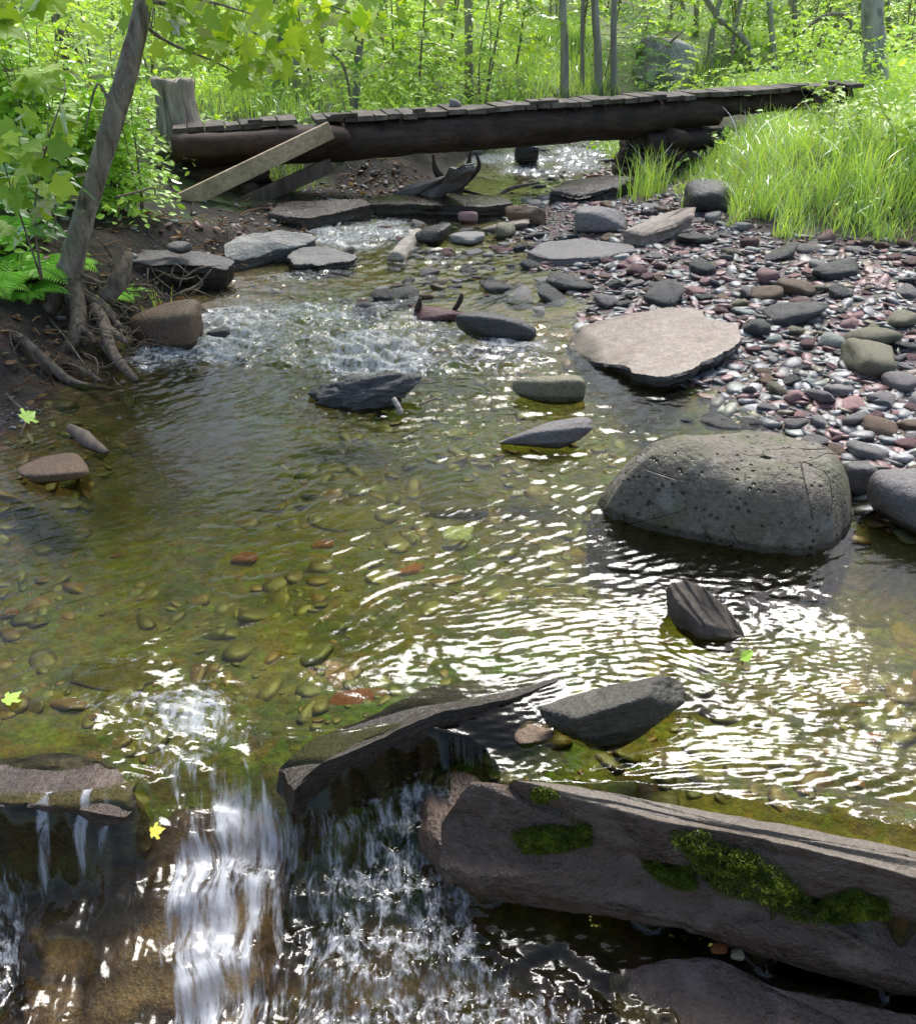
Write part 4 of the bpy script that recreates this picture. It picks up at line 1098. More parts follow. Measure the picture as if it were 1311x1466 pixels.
# tangles of dead twigs
for (cx_, cy_, yd, sp, k, lab) in ((308, 345, 6.3, .22, 34, 'tangle of dead brown twigs piled behind the undercut slab'), (470, 250, 8.7, .35, 26, 'tangle of pale roots hanging from the bank under the bridge'), (205, 420, 4.85, .22, 44, 'mat of dead twigs and leaf litter hung up on the left bank roots')):
    c = VY(cx_, cy_, yd); m = MB(); r_ = np.random.RandomState(cx_)
    for i in range(k):
        a = c + r_.uniform(-1, 1, 3) * [sp, sp * .6, .10]; d = r_.normal(size=3) * [1, .6, .7]; d /= np.linalg.norm(d)
        b_ = a + d * r_.uniform(.08, .28); mid = (a + b_) / 2 + r_.normal(size=3) * .03
        v, f = tube(np.array([a, mid, b_]), np.array([.006, .005, .002]) * r_.uniform(.6, 1.6), 5, res=3); m.add(v, f, r_.rand())
    tag(m.build('twig_tangle', M['root'], None, True, tuple(c)), lab, 'twigs')

# ------------------------------------------------------------------ leaves
def _sym(half, mid):
    """leaf outline from its right half; returns verts, tris fanned about the midrib point"""
    pts = list(half) + [(-x, y) for x, y in reversed(half[1:-1])]
    v = np.array([(x, y, -.22 * (x * x) - .10 * (y - .3) ** 2 + .10 * abs(x)) for x, y in pts] + [(0, mid, 0)])
    n = len(pts); j = np.arange(n)
    return v, np.stack([np.full(n, n), j, (j + 1) % n], 1)


TPL = {
    'maple': _sym([(0, 0), (.16, -.06), (.42, .02), (.30, .16), (.36, .26), (.58, .34), (.60, .58), (.44, .54), (.30, .48), (.26, .66), (.14, .74), (.08, .86), (0, 1.0)], .32),
    'ovate': (np.array([(0, 0, 0), (.22, .25, .05), (.26, .5, .04), (.12, .82, .0), (0, 1, -.06), (-.12, .82, 0), (-.26, .5, .04), (-.22, .25, .05), (0, .5, 0)]),
              np.array([(8, 0, 1), (8, 1, 2), (8, 2, 3), (8, 3, 4), (8, 4, 5), (8, 5, 6), (8, 6, 7), (8, 7, 0)])),
    'oval': (np.array([(0, 0, 0), (.24, .4, .06), (.13, .8, .02), (0, 1, -.08), (-.13, .8, .02), (-.24, .4, .06)]), np.array([(0, 1, 2), (0, 2, 3), (0, 3, 4), (0, 4, 5)])),
    'narrow': (np.array([(0, 0, 0), (.11, .4, .03), (0, 1, -.08), (-.11, .4, .03)]), np.array([(0, 1, 2), (0, 2, 3)])),
}


def leaves(mb, pos, tip, nrm, size, tpl, rnd):
    tv, tf = TPL[tpl]; n = len(pos)
    tip = tip / (np.linalg.norm(tip, axis=1)[:, None] + 1e-9)
    x = np.cross(tip, nrm); x /= np.linalg.norm(x, axis=1)[:, None] + 1e-9
    z = np.cross(x, tip)
    s = np.asarray(size)[:, None, None]
    v = pos[:, None, :] + s * (tv[None, :, 0:1] * x[:, None, :] + tv[None, :, 1:2] * tip[:, None, :] + tv[None, :, 2:3] * z[:, None, :])
    f = tf[None] + (np.arange(n) * len(tv))[:, None, None]
    mb.add(v.reshape(-1, 3), f.reshape(-1, 3), np.repeat(rnd, len(tv)))


def clump(mb, rs, c, sp, n, size, tpl, up=.6, face=(0, -.5, .85), jit=.6, droop=.3):
    c = np.asarray(c); p = rs.normal(size=(n, 3)) * sp
    a = rs.uniform(0, 2 * math.pi, n)
    tip = np.stack([np.cos(a), np.sin(a), -droop + .35 * rs.normal(size=n)], 1)
    nr = np.asarray(face) + jit * rs.normal(size=(n, 3))
    leaves(mb, c + p, tip, nr, size * rs.uniform(.6, 1.15, n), tpl, rs.rand(n))


def spray(mb, rs, pts, n, size, tpl, flat=.35, both=True, droop=.15):
    """leaves set left and right along a twig"""
    pts = np.asarray(pts); m = len(pts)
    t = np.linspace(.15, 1, n); i = np.clip((t * (m - 1)).astype(int), 0, m - 2); fr = t * (m - 1) - i
    p = pts[i] * (1 - fr[:, None]) + pts[i + 1] * fr[:, None]
    d = pts[i + 1] - pts[i]; d /= np.linalg.norm(d, axis=1)[:, None] + 1e-9
    side = np.cross(d, [0, 0, 1.0]); side /= np.linalg.norm(side, axis=1)[:, None] + 1e-9
    sg = np.where(np.arange(n) % 2 == 0, 1, -1)[:, None]
    tip = side * sg * .9 + d * .55 + [0, 0, -droop] + .2 * rs.normal(size=(n, 3))
    tip[-1] = d[-1]
    nr = np.array([0, -.25, 1]) + flat * rs.normal(size=(n, 3))
    leaves(mb, p, tip, nr, size * rs.uniform(.65, 1.15, n), tpl, rs.rand(n))


def plant(seed, h, spread, nstem, ntwig, nleaf, size, tpl, r0=.012, lean=.25, twig=.35, lo=.2, flat=.4, droop=.15):
    rs = np.random.RandomState(seed); st, lf = MB(), MB()
    for s in range(nstem):
        a = rs.uniform(0, 2 * math.pi) if nstem > 1 else 0
        hh = h * rs.uniform(.75, 1.05); out = spread * lean * rs.uniform(.3, 1) if nstem > 1 else .06 * h
        t = np.linspace(0, 1, 7)
        P = np.stack([np.cos(a) * out * t ** 1.5 + .03 * h * np.sin(t * 5 + s), np.sin(a) * out * t ** 1.5 + .03 * h * np.cos(t * 4 + s), hh * t], 1)
        P[:, :2] -= P[0, :2]; P[:, 0] += np.cos(a) * .03 * nstem ** .5 * (nstem > 1); P[:, 1] += np.sin(a) * .03
        v, f = tube(P, r0 * (1 - .75 * t), 6); st.add(v, f)
        for k in range(ntwig):
            u = lo + (1 - lo) * (k + rs.rand()) / ntwig
            i = min(int(u * 6), 5); b = P[i] * (1 - (u * 6 - i)) + P[i + 1] * (u * 6 - i)
            az = a + k * 2.4 + rs.normal() * .4
            ln = spread * twig * 2 * (1.1 - .75 * u) * rs.uniform(.7, 1.2)
            q = np.linspace(0, 1, 5)
            Q = b + np.stack([np.cos(az) * ln * q, np.sin(az) * ln * q, ln * (.35 * q - .45 * q * q)], 1) + rs.normal(size=(5, 3)) * .012 * ln
            v, f = tube(Q, r0 * .35 * (1 - .7 * q) + .0008, 4, caps=False); st.add(v, f)
            spray(lf, rs, Q, nleaf, size, tpl, flat, droop=droop)
    return st, lf


# ------------------------------------------------------------------ leaning tree with washed-out roots on the left bank
TP = [(95, 412, 4.62), (104, 372, 4.6), (118, 320, 4.6), (140, 250, 4.6), (164, 165, 4.62), (180, 110, 4.63), (193, 60, 4.65), (206, -5, 4.7), (205, -110, 4.75), (190, -320, 4.9), (215, -620, 5.1)]
(tv, tf_), Pt = px_tube(TP, [42, 34, 30, 29, 30, 29, 27, 24, 21, 15, 5], 6, 24, .16, 4)
tb = tuple(Pt[0])
tree = thing('leaning_tree', 'leaning grey barked tree with washed out roots on the left bank', 'tree', tb)
m = MB(); m.add(tv, tf_, .5); m.build('trunk', M['bark'], tree, True, None).location = tuple(-Pt[0])
ROOTS = [([(92, 396, 4.62), (70, 438, 4.5), (42, 480, 4.35), (12, 540, 4.12)], [30, 22, 17, 9]), ([(98, 400, 4.6), (112, 445, 4.45), (108, 480, 4.3), (86, 512, 4.2), (70, 528, 4.12)], [34, 26, 20, 14, 8]),
         ([(135, 440, 4.5), (146, 455, 4.42), (158, 495, 4.2), (172, 520, 4.05), (196, 545, 3.92)], [16, 19, 17, 15, 10]), ([(-30, 470, 4.05), (10, 478, 4.05), (35, 490, 4.0), (70, 520, 3.96), (105, 548, 3.9), (162, 557, 3.84)], [15, 15, 16, 15, 14, 5]),
         ([(34, 500, 4.02), (24, 522, 4.0), (10, 540, 3.95), (-10, 545, 3.9)], [10, 12, 10, 8]), ([(100, 405, 4.6), (130, 430, 4.55), (150, 440, 4.5), (178, 478, 4.35)], [24, 18, 14, 9]),
         ([(150, 465, 4.4), (165, 478, 4.3), (182, 490, 4.22)], [10, 13, 9]), ([(108, 470, 4.35), (128, 478, 4.3), (135, 492, 4.25)], [14, 9, 5]), ([(70, 455, 4.4), (95, 485, 4.2), (120, 520, 4.0), (140, 545, 3.9)], [4, 3, 3, 3]),
         ([(85, 520, 4.15), (110, 525, 4.0), (145, 545, 3.9)], [5, 6, 5]), ([(0, 555, 3.75), (15, 570, 3.6), (30, 585, 3.5), (38, 600, 3.4), (28, 625, 3.3)], [4, 4, 3, 3, 2]),
         ([(60, 430, 4.5), (50, 460, 4.4), (55, 500, 4.25)], [8, 6, 3]), ([(118, 505, 4.1), (138, 515, 4.0), (140, 538, 3.92)], [3, 3, 2]), ([(120, 395, 4.6), (145, 405, 4.6), (165, 402, 4.6)], [8, 6, 4]),
         ([(80, 400, 4.6), (40, 420, 4.6), (-10, 430, 4.6)], [16, 12, 9])]
for k, (pp, ww) in enumerate(ROOTS):
    o = limb('root', None, None, pp, ww, 'root', parent=tree, loc=(0, 0, 0), seed=k + 3, rough=.2); o.location = tuple(-Pt[0])
m = MB(); rs = np.random.RandomState(19)
for i in range(110):
    pp, ww = ROOTS[rs.randint(10)]; q = pp[rs.randint(len(pp))]
    a = VY(q[0] + rs.normal() * 14, q[1] + rs.normal() * 12, q[2] - .02); d = rs.normal(size=3) * [.12, .08, .05] + [0, 0, -.05]
    P = np.array([a, a + d * .5 + rs.normal(size=3) * .03, a + d + rs.normal(size=3) * .03, a + d * 1.5 + [0, 0, -.06]])
    v, f = tube(P, np.array([.005, .004, .003, .001]) * rs.uniform(.4, 1.1), 5, res=3); m.add(v, f, rs.rand())
m.build('rootlets', M['root'], tree).location = tuple(-Pt[0])
cr = MB(); br = MB(); rs = np.random.RandomState(11)
BR = [[(206, 0, 4.7), (260, 10, 4.8), (330, 35, 4.95), (400, 60, 5.05), (440, 75, 5.1)], [(200, 30, 4.7), (240, 60, 4.8), (300, 85, 4.9), (350, 110, 4.95)], [(206, -60, 4.7), (300, -50, 5), (400, -20, 5.2), (480, 10, 5.3), (530, 30, 5.3)],
      [(206, -20, 4.75), (250, -10, 4.6), (310, 5, 4.6), (360, 20, 4.7)], [(190, -300, 4.9), (60, -300, 4.6), (-80, -200, 4.3)], [(205, -150, 4.8), (320, -220, 5.3), (420, -200, 5.6)], [(164, 165, 4.62), (140, 120, 4.6), (122, 190, 4.58)]]
for B in BR:
    P = np.array([VY(*b) for b in B]); v, f = tube(P, np.linspace(.011, .003, len(P)), 6, res=4); br.add(v, f)
for (px, py, yd, n) in [(265, 25, 4.7, 10), (290, 55, 4.8, 10), (340, 30, 4.8, 12), (345, 70, 4.95, 11), (375, 95, 5.0, 10), (390, 50, 5.0, 12), (425, 80, 5.05, 9), (430, 30, 5.2, 12), (470, 12, 5.3, 12), (520, 25, 5.4, 9), (300, 5, 4.7, 10), (380, 10, 5.1, 12), (240, 10, 4.7, 7)]:
    clump(cr, rs, VY(px, py, yd), np.array([.10, .14, .05]), int(n * 1.3), .112, 'maple', face=(.1, -.75, .55), jit=.45, droop=.45)
for i in range(40):
    c = VY(210, -330, 5.0) + rs.normal(size=3) * [.9, .8, .55]
    clump(cr, rs, c, np.array([.2, .2, .07]), 14, .17, 'maple', face=(0, -.2, 1), jit=.4)
br.build('branch', M['bark'], tree).location = tuple(-Pt[0])
cr.build('crown', M['maple'], tree, False).location = tuple(-Pt[0])

# maple sapling crowding the left edge in front of the trunk
def clump_plant(name, label, cat, base, stems, cl, size, tpl, leafm, spread, face, seed, stemm='bark', jit=.45, droop=.4):
    rs = np.random.RandomState(seed)
    t = thing(name, label, cat, tuple(base)); st, lf = MB(), MB()
    for S, w in stems:
        P = np.array([VY(*b) for b in S]); v, f = tube(P, np.linspace(w, w * .35, len(P)), 6, res=4); st.add(v, f)
    for (px, py, yd, n) in cl:
        c = VY(px, py, yd); clump(lf, rs, c, np.array(spread), n, size, tpl, face=face, jit=jit, droop=droop)
        if stems:
            S = np.array([VY(*b) for s_, _ in stems for b in s_]); q = S[np.argmin(np.linalg.norm(S - c, axis=1))]
            v, f = tube(np.array([q, (q + c) / 2 + [0, 0, .02], c]), np.array([.003, .002, .001]), 4, caps=False); st.add(v, f)
    st.build('stem', M[stemm], t).location = tuple(-np.asarray(base)); lf.build('foliage', M[leafm], t, False).location = tuple(-np.asarray(base))
    return t


clump_plant('maple_sapling', 'young maple with broad pale green leaves at the left edge of the photo', 'sapling', VY(60, 400, 4.3),
            [([(60, 400, 4.3), (50, 300, 4.25), (70, 200, 4.2), (95, 130, 4.2)], .007), ([(60, 400, 4.3), (20, 280, 4.1), (-10, 180, 4.0)], .006)],
            [(50, 130, 4.2, 5), (70, 165, 4.2, 6), (25, 190, 4.1, 6), (62, 235, 4.2, 6), (20, 255, 4.1, 6), (90, 110, 4.5, 4), (15, 215, 4.0, 6), (40, 285, 4.2, 6), (0, 165, 4.1, 4), (70, 195, 4.3, 5), (0, 260, 4.1, 5)],
            .125, 'maple', 'maple', [.05, .08, .05], (.2, -.55, .75), 21)
clump_plant('broadleaf_shrub', 'low shrub with glossy darker leaves beneath the young maple', 'shrub', VY(80, 350, 4.4),
            [([(80, 350, 4.4), (80, 270, 4.35), (85, 220, 4.35)], .006), ([(80, 350, 4.4), (50, 270, 4.3), (30, 235, 4.3)], .005)],
            [(70, 235, 4.35, 9), (80, 265, 4.6, 9), (55, 290, 4.3, 9), (60, 310, 4.4, 8), (55, 325, 4.35, 8), (20, 245, 4.3, 9), (40, 325, 4.3, 7), (10, 285, 4.3, 8)],
            .10, 'ovate', 'dkleaf', [.07, .09, .05], (.1, -.3, 1), 22)


def place_plant(name, label, cat, proto, loc, rz=0, sc=1.0, group=None, mats=None):
    t = thing(name, label, cat, tuple(loc), group); t.rotation_euler = (0, 0, rz); t.scale = (sc,) * 3
    for nm, me in proto:
        o = bpy.data.objects.new(nm, me); C.objects.link(o); o.parent = t
    return t


def proto(seed, leafm, *a, stemm='bark', nm=('stem', 'foliage'), **k):
    st, lf = plant(seed, *a, **k)
    out = []
    for mb, mt, n_ in ((st, stemm, nm[0]), (lf, leafm, nm[1])):
        out.append((n_, mesh_np(n_, np.concatenate(mb.v), [np.concatenate(q) for q in mb.f.values()], M[mt], n_ == nm[0], {'rnd': np.concatenate(mb.a)})))
    return out


PA = proto(31, 'shrub', 1.0, .42, 17, 11, 11, .08, 'ovate', r0=.007, lean=.75, twig=.34, lo=.08, flat=.5)      # dense bank shrub
PB = proto(32, 'maple', 2.2, .9, 1, 26, 11, .125, 'maple', r0=.02, twig=.36, lo=.12, flat=.5, droop=.35)      # maple sapling
PC = proto(33, 'forest', 2.0, .9, 4, 15, 13, .085, 'ovate', r0=.014, lean=.5, twig=.36, lo=.15, flat=.5)      # hazel-like bush
PD = proto(34, 'forest', 1.1, .8, 7, 10, 12, .075, 'ovate', r0=.008, lean=.8, twig=.34, lo=.1, flat=.55)      # low bush
PE = proto(35, 'conifer', 2.2, .75, 1, 40, 26, .10, 'narrow', r0=.02, twig=.42, lo=.05, flat=.3, droop=.25)   # soft conifer
PF = proto(36, 'maple', .75, .5, 5, 6, 9, .09, 'ovate', r0=.005, lean=.7, twig=.35, lo=.3, flat=.4)           # leafy herb

place_plant('bank_shrub', 'dense bright green shrub on the left bank right of the leaning trunk', 'shrub', PA, VY(190, 345, 5.8) * [1, 1, 0] + [0, 0, gz(*VY(190, 345, 5.8)[:2])], .4, .82)
place_plant('bank_shrub', 'bright green shrub behind the leaning trunk, left of the densest one', 'shrub', PA, (-2.55, 5.7, gz(-2.55, 5.7)), 2.1, .95)
place_plant('bank_shrub', 'bright shrub between the densest bank shrub and the bridge end', 'shrub', PA, (-2.85, 6.15, gz(-2.85, 6.15)), 4.0, .6)
place_plant('bank_shrub', 'leafy shrub at the left edge behind the young maple', 'shrub', PA, (-3.2, 5.6, gz(-3.2, 5.6)), 5.0, 1.05)
place_plant('bank_shrub', 'leafy shrub in front of the left end of the bridge below the stump', 'shrub', PA, (-2.85, 6.8, gz(-2.85, 6.8)), 1.0, .5)

# ferns
def fern(seed, nf, ln):
    rs = np.random.RandomState(seed); st, lf = MB(), MB()
    for k in range(nf):
        a = k * 2.39996 + rs.normal() * .2; L_ = ln * rs.uniform(.75, 1.1)
        q = np.linspace(0, 1, 9); rad = L_ * (.95 * q - .1 * q * q)
        P = np.stack([np.cos(a) * rad, np.sin(a) * rad, L_ * (.75 * q - .72 * q * q)], 1)
        v, f = tube(P, .004 * (1 - .8 * q) + .0006, 4, caps=False); st.add(v, f)
        n = 22; t = np.linspace(.14, .99, n); i = np.clip((t * 8).astype(int), 0, 7); fr = (t * 8 - i)[:, None]
        p = P[i] * (1 - fr) + P[i + 1] * fr; d = P[i + 1] - P[i]; d /= np.linalg.norm(d, axis=1)[:, None]
        sd = np.cross(d, [0, 0, 1.]); sd /= np.linalg.norm(sd, axis=1)[:, None]; nr = np.cross(sd, d) + .2 * rs.normal(size=(n, 3))
        sz = L_ * .26 * np.sin(np.clip(t * 1.02, 0, 1) ** .7 * math.pi) ** .8 + .01
        for sg in (1, -1):
            leaves(lf, p, sd * sg + d * .35 + [0, 0, -.15], nr, sz, 'narrow', rs.rand(n) * .5 + .3 * rs.rand())
    return [(n_, mesh_np(n_, np.concatenate(mb.v), [np.concatenate(x) for x in mb.f.values()], M['fern'], False, {'rnd': np.concatenate(mb.a)})) for n_, mb in (('stalk', st), ('frond', lf))]


F1, F2 = fern(41, 13, .42), fern(42, 11, .36)
for k, (px, py, yd, pr, s_, lab) in enumerate([(20, 372, 4.55, F1, 1.0, 'lush fern on the left bank above the hooked root'), (75, 378, 4.75, F2, .95, 'fern tucked against the left side of the leaning trunk'), (-25, 420, 4.3, F2, .9, 'fern half out of the photo at the left edge of the bank'),
                                            (150, 395, 4.85, F2, .8, 'small fern right of the base of the leaning trunk'), (40, 420, 4.45, F1, .6, 'little fern growing low among the roots on the left bank'), (-10, 345, 4.9, F1, 1.1, 'big fern behind the lush fern at the left edge')]):
    p = VY(px, py, yd); place_plant('fern', lab, 'fern', pr, (p[0], p[1], gz(p[0], p[1])), k * 1.1, s_)

# ------------------------------------------------------------------ woods behind
def crown_mesh(seed, h, r, ncl, nl, size, tpl='oval'):
    rs = np.random.RandomState(seed); mb = MB()
    for i in range(ncl):
        d = rs.normal(size=3); d /= np.linalg.norm(d); rr_ = rs.uniform(.35, 1) ** .6
        c = d * rr_ * [r, r, h / 2] + [0, 0, h / 2]
        clump(mb, rs, c, np.array([.34, .34, .13]), nl, size, tpl, face=(0, 0, 1), jit=.45)
    return mesh_np('crown', np.concatenate(mb.v), [np.concatenate(q) for q in mb.f.values()], M['canopy'], False, {'rnd': np.concatenate(mb.a)})


CR = [crown_mesh(s_, 6.5, 1.9, 28, 15, .17) for s_ in (1, 2, 3)]


def wood_tree(name, label, pts, wpx, mat, crown=True, h=8.5, group=None, seed=0, low=3.2, csc=1.0):
    P = [ground_hit(pts[0][0], pts[0][1], False)]
    yd = P[0][1]
    P[0] = P[0] - [0, 0, .06]
    for a, b in pts[1:]:
        P.append(VY(a, b, yd))
    d = P[-1] - P[-2]; d = d / np.linalg.norm(d)
    if P[-1][2] < P[0][2] + h and crown:
        for k in (1, 2, 3):
            d = d * .8 + np.array([0, 0, .2]); d /= np.linalg.norm(d); P.append(P[-1] + d * (h - (P[len(pts) - 1][2] - P[0][2])) / 3)
    P = np.array(P); dep = (P[0] - [0, 0, CAMZ]) @ FWD; r = .84 * wpx / 2 / FPX * dep
    zz = np.clip((P[:, 2] - P[0][2]) / h, 0, 1)
    v, f = tube(P, r * (1.12 - .75 * zz) + r * .25 * np.exp(-zz * 40), 12, .09, seed, res=4)
    t = thing(name, label, 'tree', tuple(P[0]), group)
    m = MB(); m.add(v, f, .5); m.build('trunk', M[mat], t).location = tuple(-P[0])
    if crown:
        o = bpy.data.objects.new('crown', CR[seed % 3]); C.objects.link(o); o.parent = t
        o.location = (P[-1][0] - P[0][0], P[-1][1] - P[0][1], low); o.rotation_euler = (0, 0, seed * 1.3); o.scale = (csc, csc, (h + 1.2 - low) / 6.5)
    return t


WT = [('thick pale grey trunk standing in the tall grass at the right edge', [(1254, 135), (1251, 60), (1248, 0)], 33, 'barkpale'),
      ('slim pale trunk behind the grass, second trunk left of the thick pale one', [(1108, 106), (1105, 50), (1101, 0)], 9, 'barkpale'),
      ('slim straight trunk between the slim pale trunk and the thick pale trunk', [(1142, 95), (1139, 40), (1136, 0)], 9, 'barkfar'),
      ('thin brown trunk close left of the thick pale trunk', [(1194, 92), (1197, 40), (1201, 0)], 9, 'barkfar'),
      ('thin trunk close right of the thick pale trunk', [(1275, 80), (1273, 40), (1271, 0)], 8, 'barkfar'),
      ('crooked sapling trunk bending left over the lichen boulder', [(1086, 105), (1068, 62), (1040, 34), (1010, -2)], 9, 'barkfar'),
      ('straight grey trunk behind the right half of the bridge', [(808, 138), (808, 60), (805, 0)], 12, 'barkfar'),
      ('grey trunk rising among bright leaves behind mid bridge', [(672, 140), (671, 60), (669, 0)], 12, 'barkfar'),
      ('slender leaning trunk in the bright sapling behind the bridge brace', [(506, 166), (516, 60), (523, 0)], 10, 'barkfar'),
      ('short white birch trunk behind the two fallen logs', [(425, 142), (424, 70), (422, 0)], 10, 'birch'),
      ('grey trunk above the white birch trunk, leaning a little right', [(452, 95), (460, 40), (468, 0)], 13, 'barkfar'),
      ('brown trunk in the undergrowth left of the leaning tree', [(97, 110), (86, 50), (74, 0)], 14, 'bark'),
      ('thick mossy trunk at the left edge of the photo', [(8, 165), (3, 80), (-8, 0)], 30, 'bark'),
      ('dark thick trunk in the shade left of the white birch', [(398, 125), (396, 60), (392, 0)], 24, 'barkfar'),
      ('first of the close pair of grey trunks left of the lichen boulder', [(857, 135), (855, 60), (851, 0)], 12, 'barkfar'),
      ('right one of the close pair of grey trunks left of the lichen boulder', [(880, 132), (878, 60), (879, 0)], 10, 'barkfar'),
      ('thin trunk between the straight grey trunk and the close pair', [(834, 122), (833, 60), (834, 0)], 6, 'barkfar'),
      ('dark trunk far behind the lichen boulder', [(1015, 95), (1020, 40), (1030, 0)], 8, 'barkfar'),
      ('thin leaning trunk right of the lichen boulder', [(1045, 92), (1052, 40), (1060, 0)], 6, 'barkfar'),
      ('thin trunk at the far right corner of the woods', [(1300, 70), (1296, 30), (1290, 0)], 8, 'barkfar')]
for k, (lab, pts, wd, mt) in enumerate(WT):
    wood_tree('forest_tree', lab, pts, wd, mt, seed=k, h=8 + (k * 1.7) % 3, low=3.4, csc=.8 if k == 0 else .9)
rs = np.random.RandomState(77)
n = 0
while n < 30:
    px = rs.uniform(-40, 1350); py = rs.uniform(12, 78)
    wd = rs.uniform(3.5, 8) * (1.25 if py > 55 else 1)
    dx = rs.normal() * 9
    wood_tree('forest_tree', 'one of the thin far trunks deep in the woods', [(px, py), (px + dx, py - 60), (px + dx * 1.6, py - 120)], wd, 'barkfar', crown=n % 6 == 0, h=9 + rs.rand() * 4, group='thin trunks deep in the woods', seed=100 + n, low=3.0, csc=1.25)
    n += 1
rs = np.random.RandomState(78); n_b = 0
BUSH = []
while n_b < 26:
    px = rs.uniform(-20, 1330); py = rs.uniform(70, 128); yd = rs.uniform(11.2, 18)
    p = VY(px, py, yd)
    if float(XL(np.array([yd]))[0]) < p[0] < float(XR(np.array([yd]))[0]): continue
    BUSH.append((p[0], p[1], rs.uniform(.6, 1.1), rs.rand() * 6)); n_b += 1
# arching branch in the right-hand woods
limb('arched_branch', 'arched bare branch hanging in front of the woods left of the thick pale trunk', 'branch', [(1148, 48, 13.0), (1170, 28, 13.0), (1195, 20, 13.0), (1212, 26, 13.0), (1217, 38, 13), (1200, 66, 13)], [4, 6, 6, 6, 5, 3], 'bark', seed=2)
limb('dead_branch', 'thin dead branch slanting down in front of the lichen boulder', 'branch', [(940, 76, 12.0), (962, 58, 12.0), (980, 42, 12.0)], [3, 4, 2], 'bark', seed=3)
limb('dead_branch', 'thin bare branch bending through the bright sapling behind the bridge brace', 'branch', [(466, 70, 9.8), (490, 92, 9.8), (500, 130, 9.8), (503, 160, 9.8)], [2, 4, 4, 5], 'bark', seed=5)

US = [('leaf_sapling', PB, 505, 168, 10.2, .95, 'bright maple sapling behind the upper end of the bridge brace'), ('leaf_sapling', PB, 600, 158, 10.6, .85, 'bright maple sapling behind the left middle of the bridge'), ('leaf_sapling', PC, 690, 150, 10.8, .85, 'leafy hazel bush behind the single stone on the bridge'),
      ('leaf_sapling', PC, 560, 150, 11.5, .95, 'tall leafy bush left of the grey trunk among bright leaves'), ('leaf_sapling', PB, 735, 146, 12.0, .9, 'bright sapling left of the straight grey trunk'), ('leaf_sapling', PC, 640, 135, 13.0, 1.1, 'broad leafy bush behind the middle of the bridge'),
      ('leaf_sapling', PC, 830, 122, 13.5, .8, 'bush behind the straight grey trunk on the right half'), ('soft_conifer', PE, 918, 134, 11.2, .7, 'small soft conifer in front of the lichen boulder'), ('soft_conifer', PE, 865, 140, 12.5, .7, 'small conifer before the close pair of trunks'),
      ('leaf_sapling', PD, 1000, 120, 11.5, .8, 'low bush at the right foot of the lichen boulder'), ('leaf_sapling', PD, 1075, 112, 11.8, .75, 'low bush at the foot of the crooked sapling trunk'), ('leaf_sapling', PC, 1050, 95, 14, .9, 'leafy bush behind the crooked sapling trunk'),
      ('leaf_sapling', PC, 1160, 90, 14, .95, 'leafy bush between the slim trunks at right'), ('leaf_sapling', PD, 1150, 112, 11.6, .8, 'low bush behind the far end of the boardwalk'), ('leaf_sapling', PD, 1205, 108, 12.8, .7, 'low bush left of the thick pale trunk'),
      ('leaf_sapling', PC, 1295, 95, 13, 1.0, 'leafy bush at the right edge of the woods'), ('leaf_sapling', PD, 1300, 112, 12.5, .7, 'low bush right of the thick pale trunk'),
      ('leaf_sapling', PB, 450, 150, 10.8, .8, 'sapling right of the white birch trunk'), ('leaf_sapling', PD, 330, 130, 11.5, 1.0, 'low bright bush behind the stump'), ('leaf_sapling', PC, 300, 100, 12.8, .9, 'leafy bush deep behind the stump'),
      ('leaf_sapling', PD, 150, 150, 8.4, .9, 'bright bush behind the leaning trunk near the bridge end'), ('leaf_sapling', PD, 60, 160, 8.2, 1.0, 'bright bush in front of the brown trunk at far left'), ('leaf_sapling', PC, 130, 120, 10.5, .8, 'taller bush behind the leaning trunk'),
      ('leaf_sapling', PC, 20, 120, 10.0, .9, 'taller bush at the left edge of the woods'), ('leaf_sapling', PC, 215, 110, 11.0, .75, 'bush left of the stump'), ('leaf_sapling', PD, 590, 222, 9.3, .45, 'small plant under the bridge on the far bank'),
      ('leaf_sapling', PD, 520, 236, 9.0, .42, 'small plant under the bridge beside the hanging roots'), ('leaf_sapling', PD, 690, 205, 10.4, .5, 'plants seen under the middle of the bridge'), ('leaf_sapling', PD, 620, 205, 10.2, .6, 'plants on the far bank seen just under the stringer'),
      ('leaf_sapling', PC, 960, 88, 15.5, 1.0, 'leafy bush deep behind the lichen boulder'), ('leaf_sapling', PC, 770, 105, 15.5, .9, 'leafy bush deep behind the bridge')]
for k, (nm, pr, px, py, yd, sc_, lab) in enumerate(US):
    p = VY(px, py, yd); place_plant(nm, lab, 'conifer' if 'conifer' in nm else 'bush', pr, (p[0], p[1], gz(p[0], p[1]) - .02), k * 1.7, sc_)
for k, (bx_, by_, sc_, rz_) in enumerate(BUSH):
    place_plant('leafy_bush', 'one of the leafy bushes filling the woods behind the bridge', 'bush', (PC, PD, PC)[k % 3], (bx_, by_, gz(bx_, by_) - .02), rz_, sc_, 'bushes filling the woods')
for k, (px, yd, sc_, lab) in enumerate([(1205, 7.0, .62, 'yellow green leafy plant in the tall grass below the thick pale trunk'), (1300, 6.6, .75, 'yellow green leafy plant in the grass at the right edge'), (1180, 8.3, .6, 'small leafy plant in the grass near the bridge end post')]):
    p = VY(px, 200, yd); place_plant('leafy_plant', lab, 'plant', PF, (p[0], yd, gz(p[0], yd)), k * 2.0, sc_)

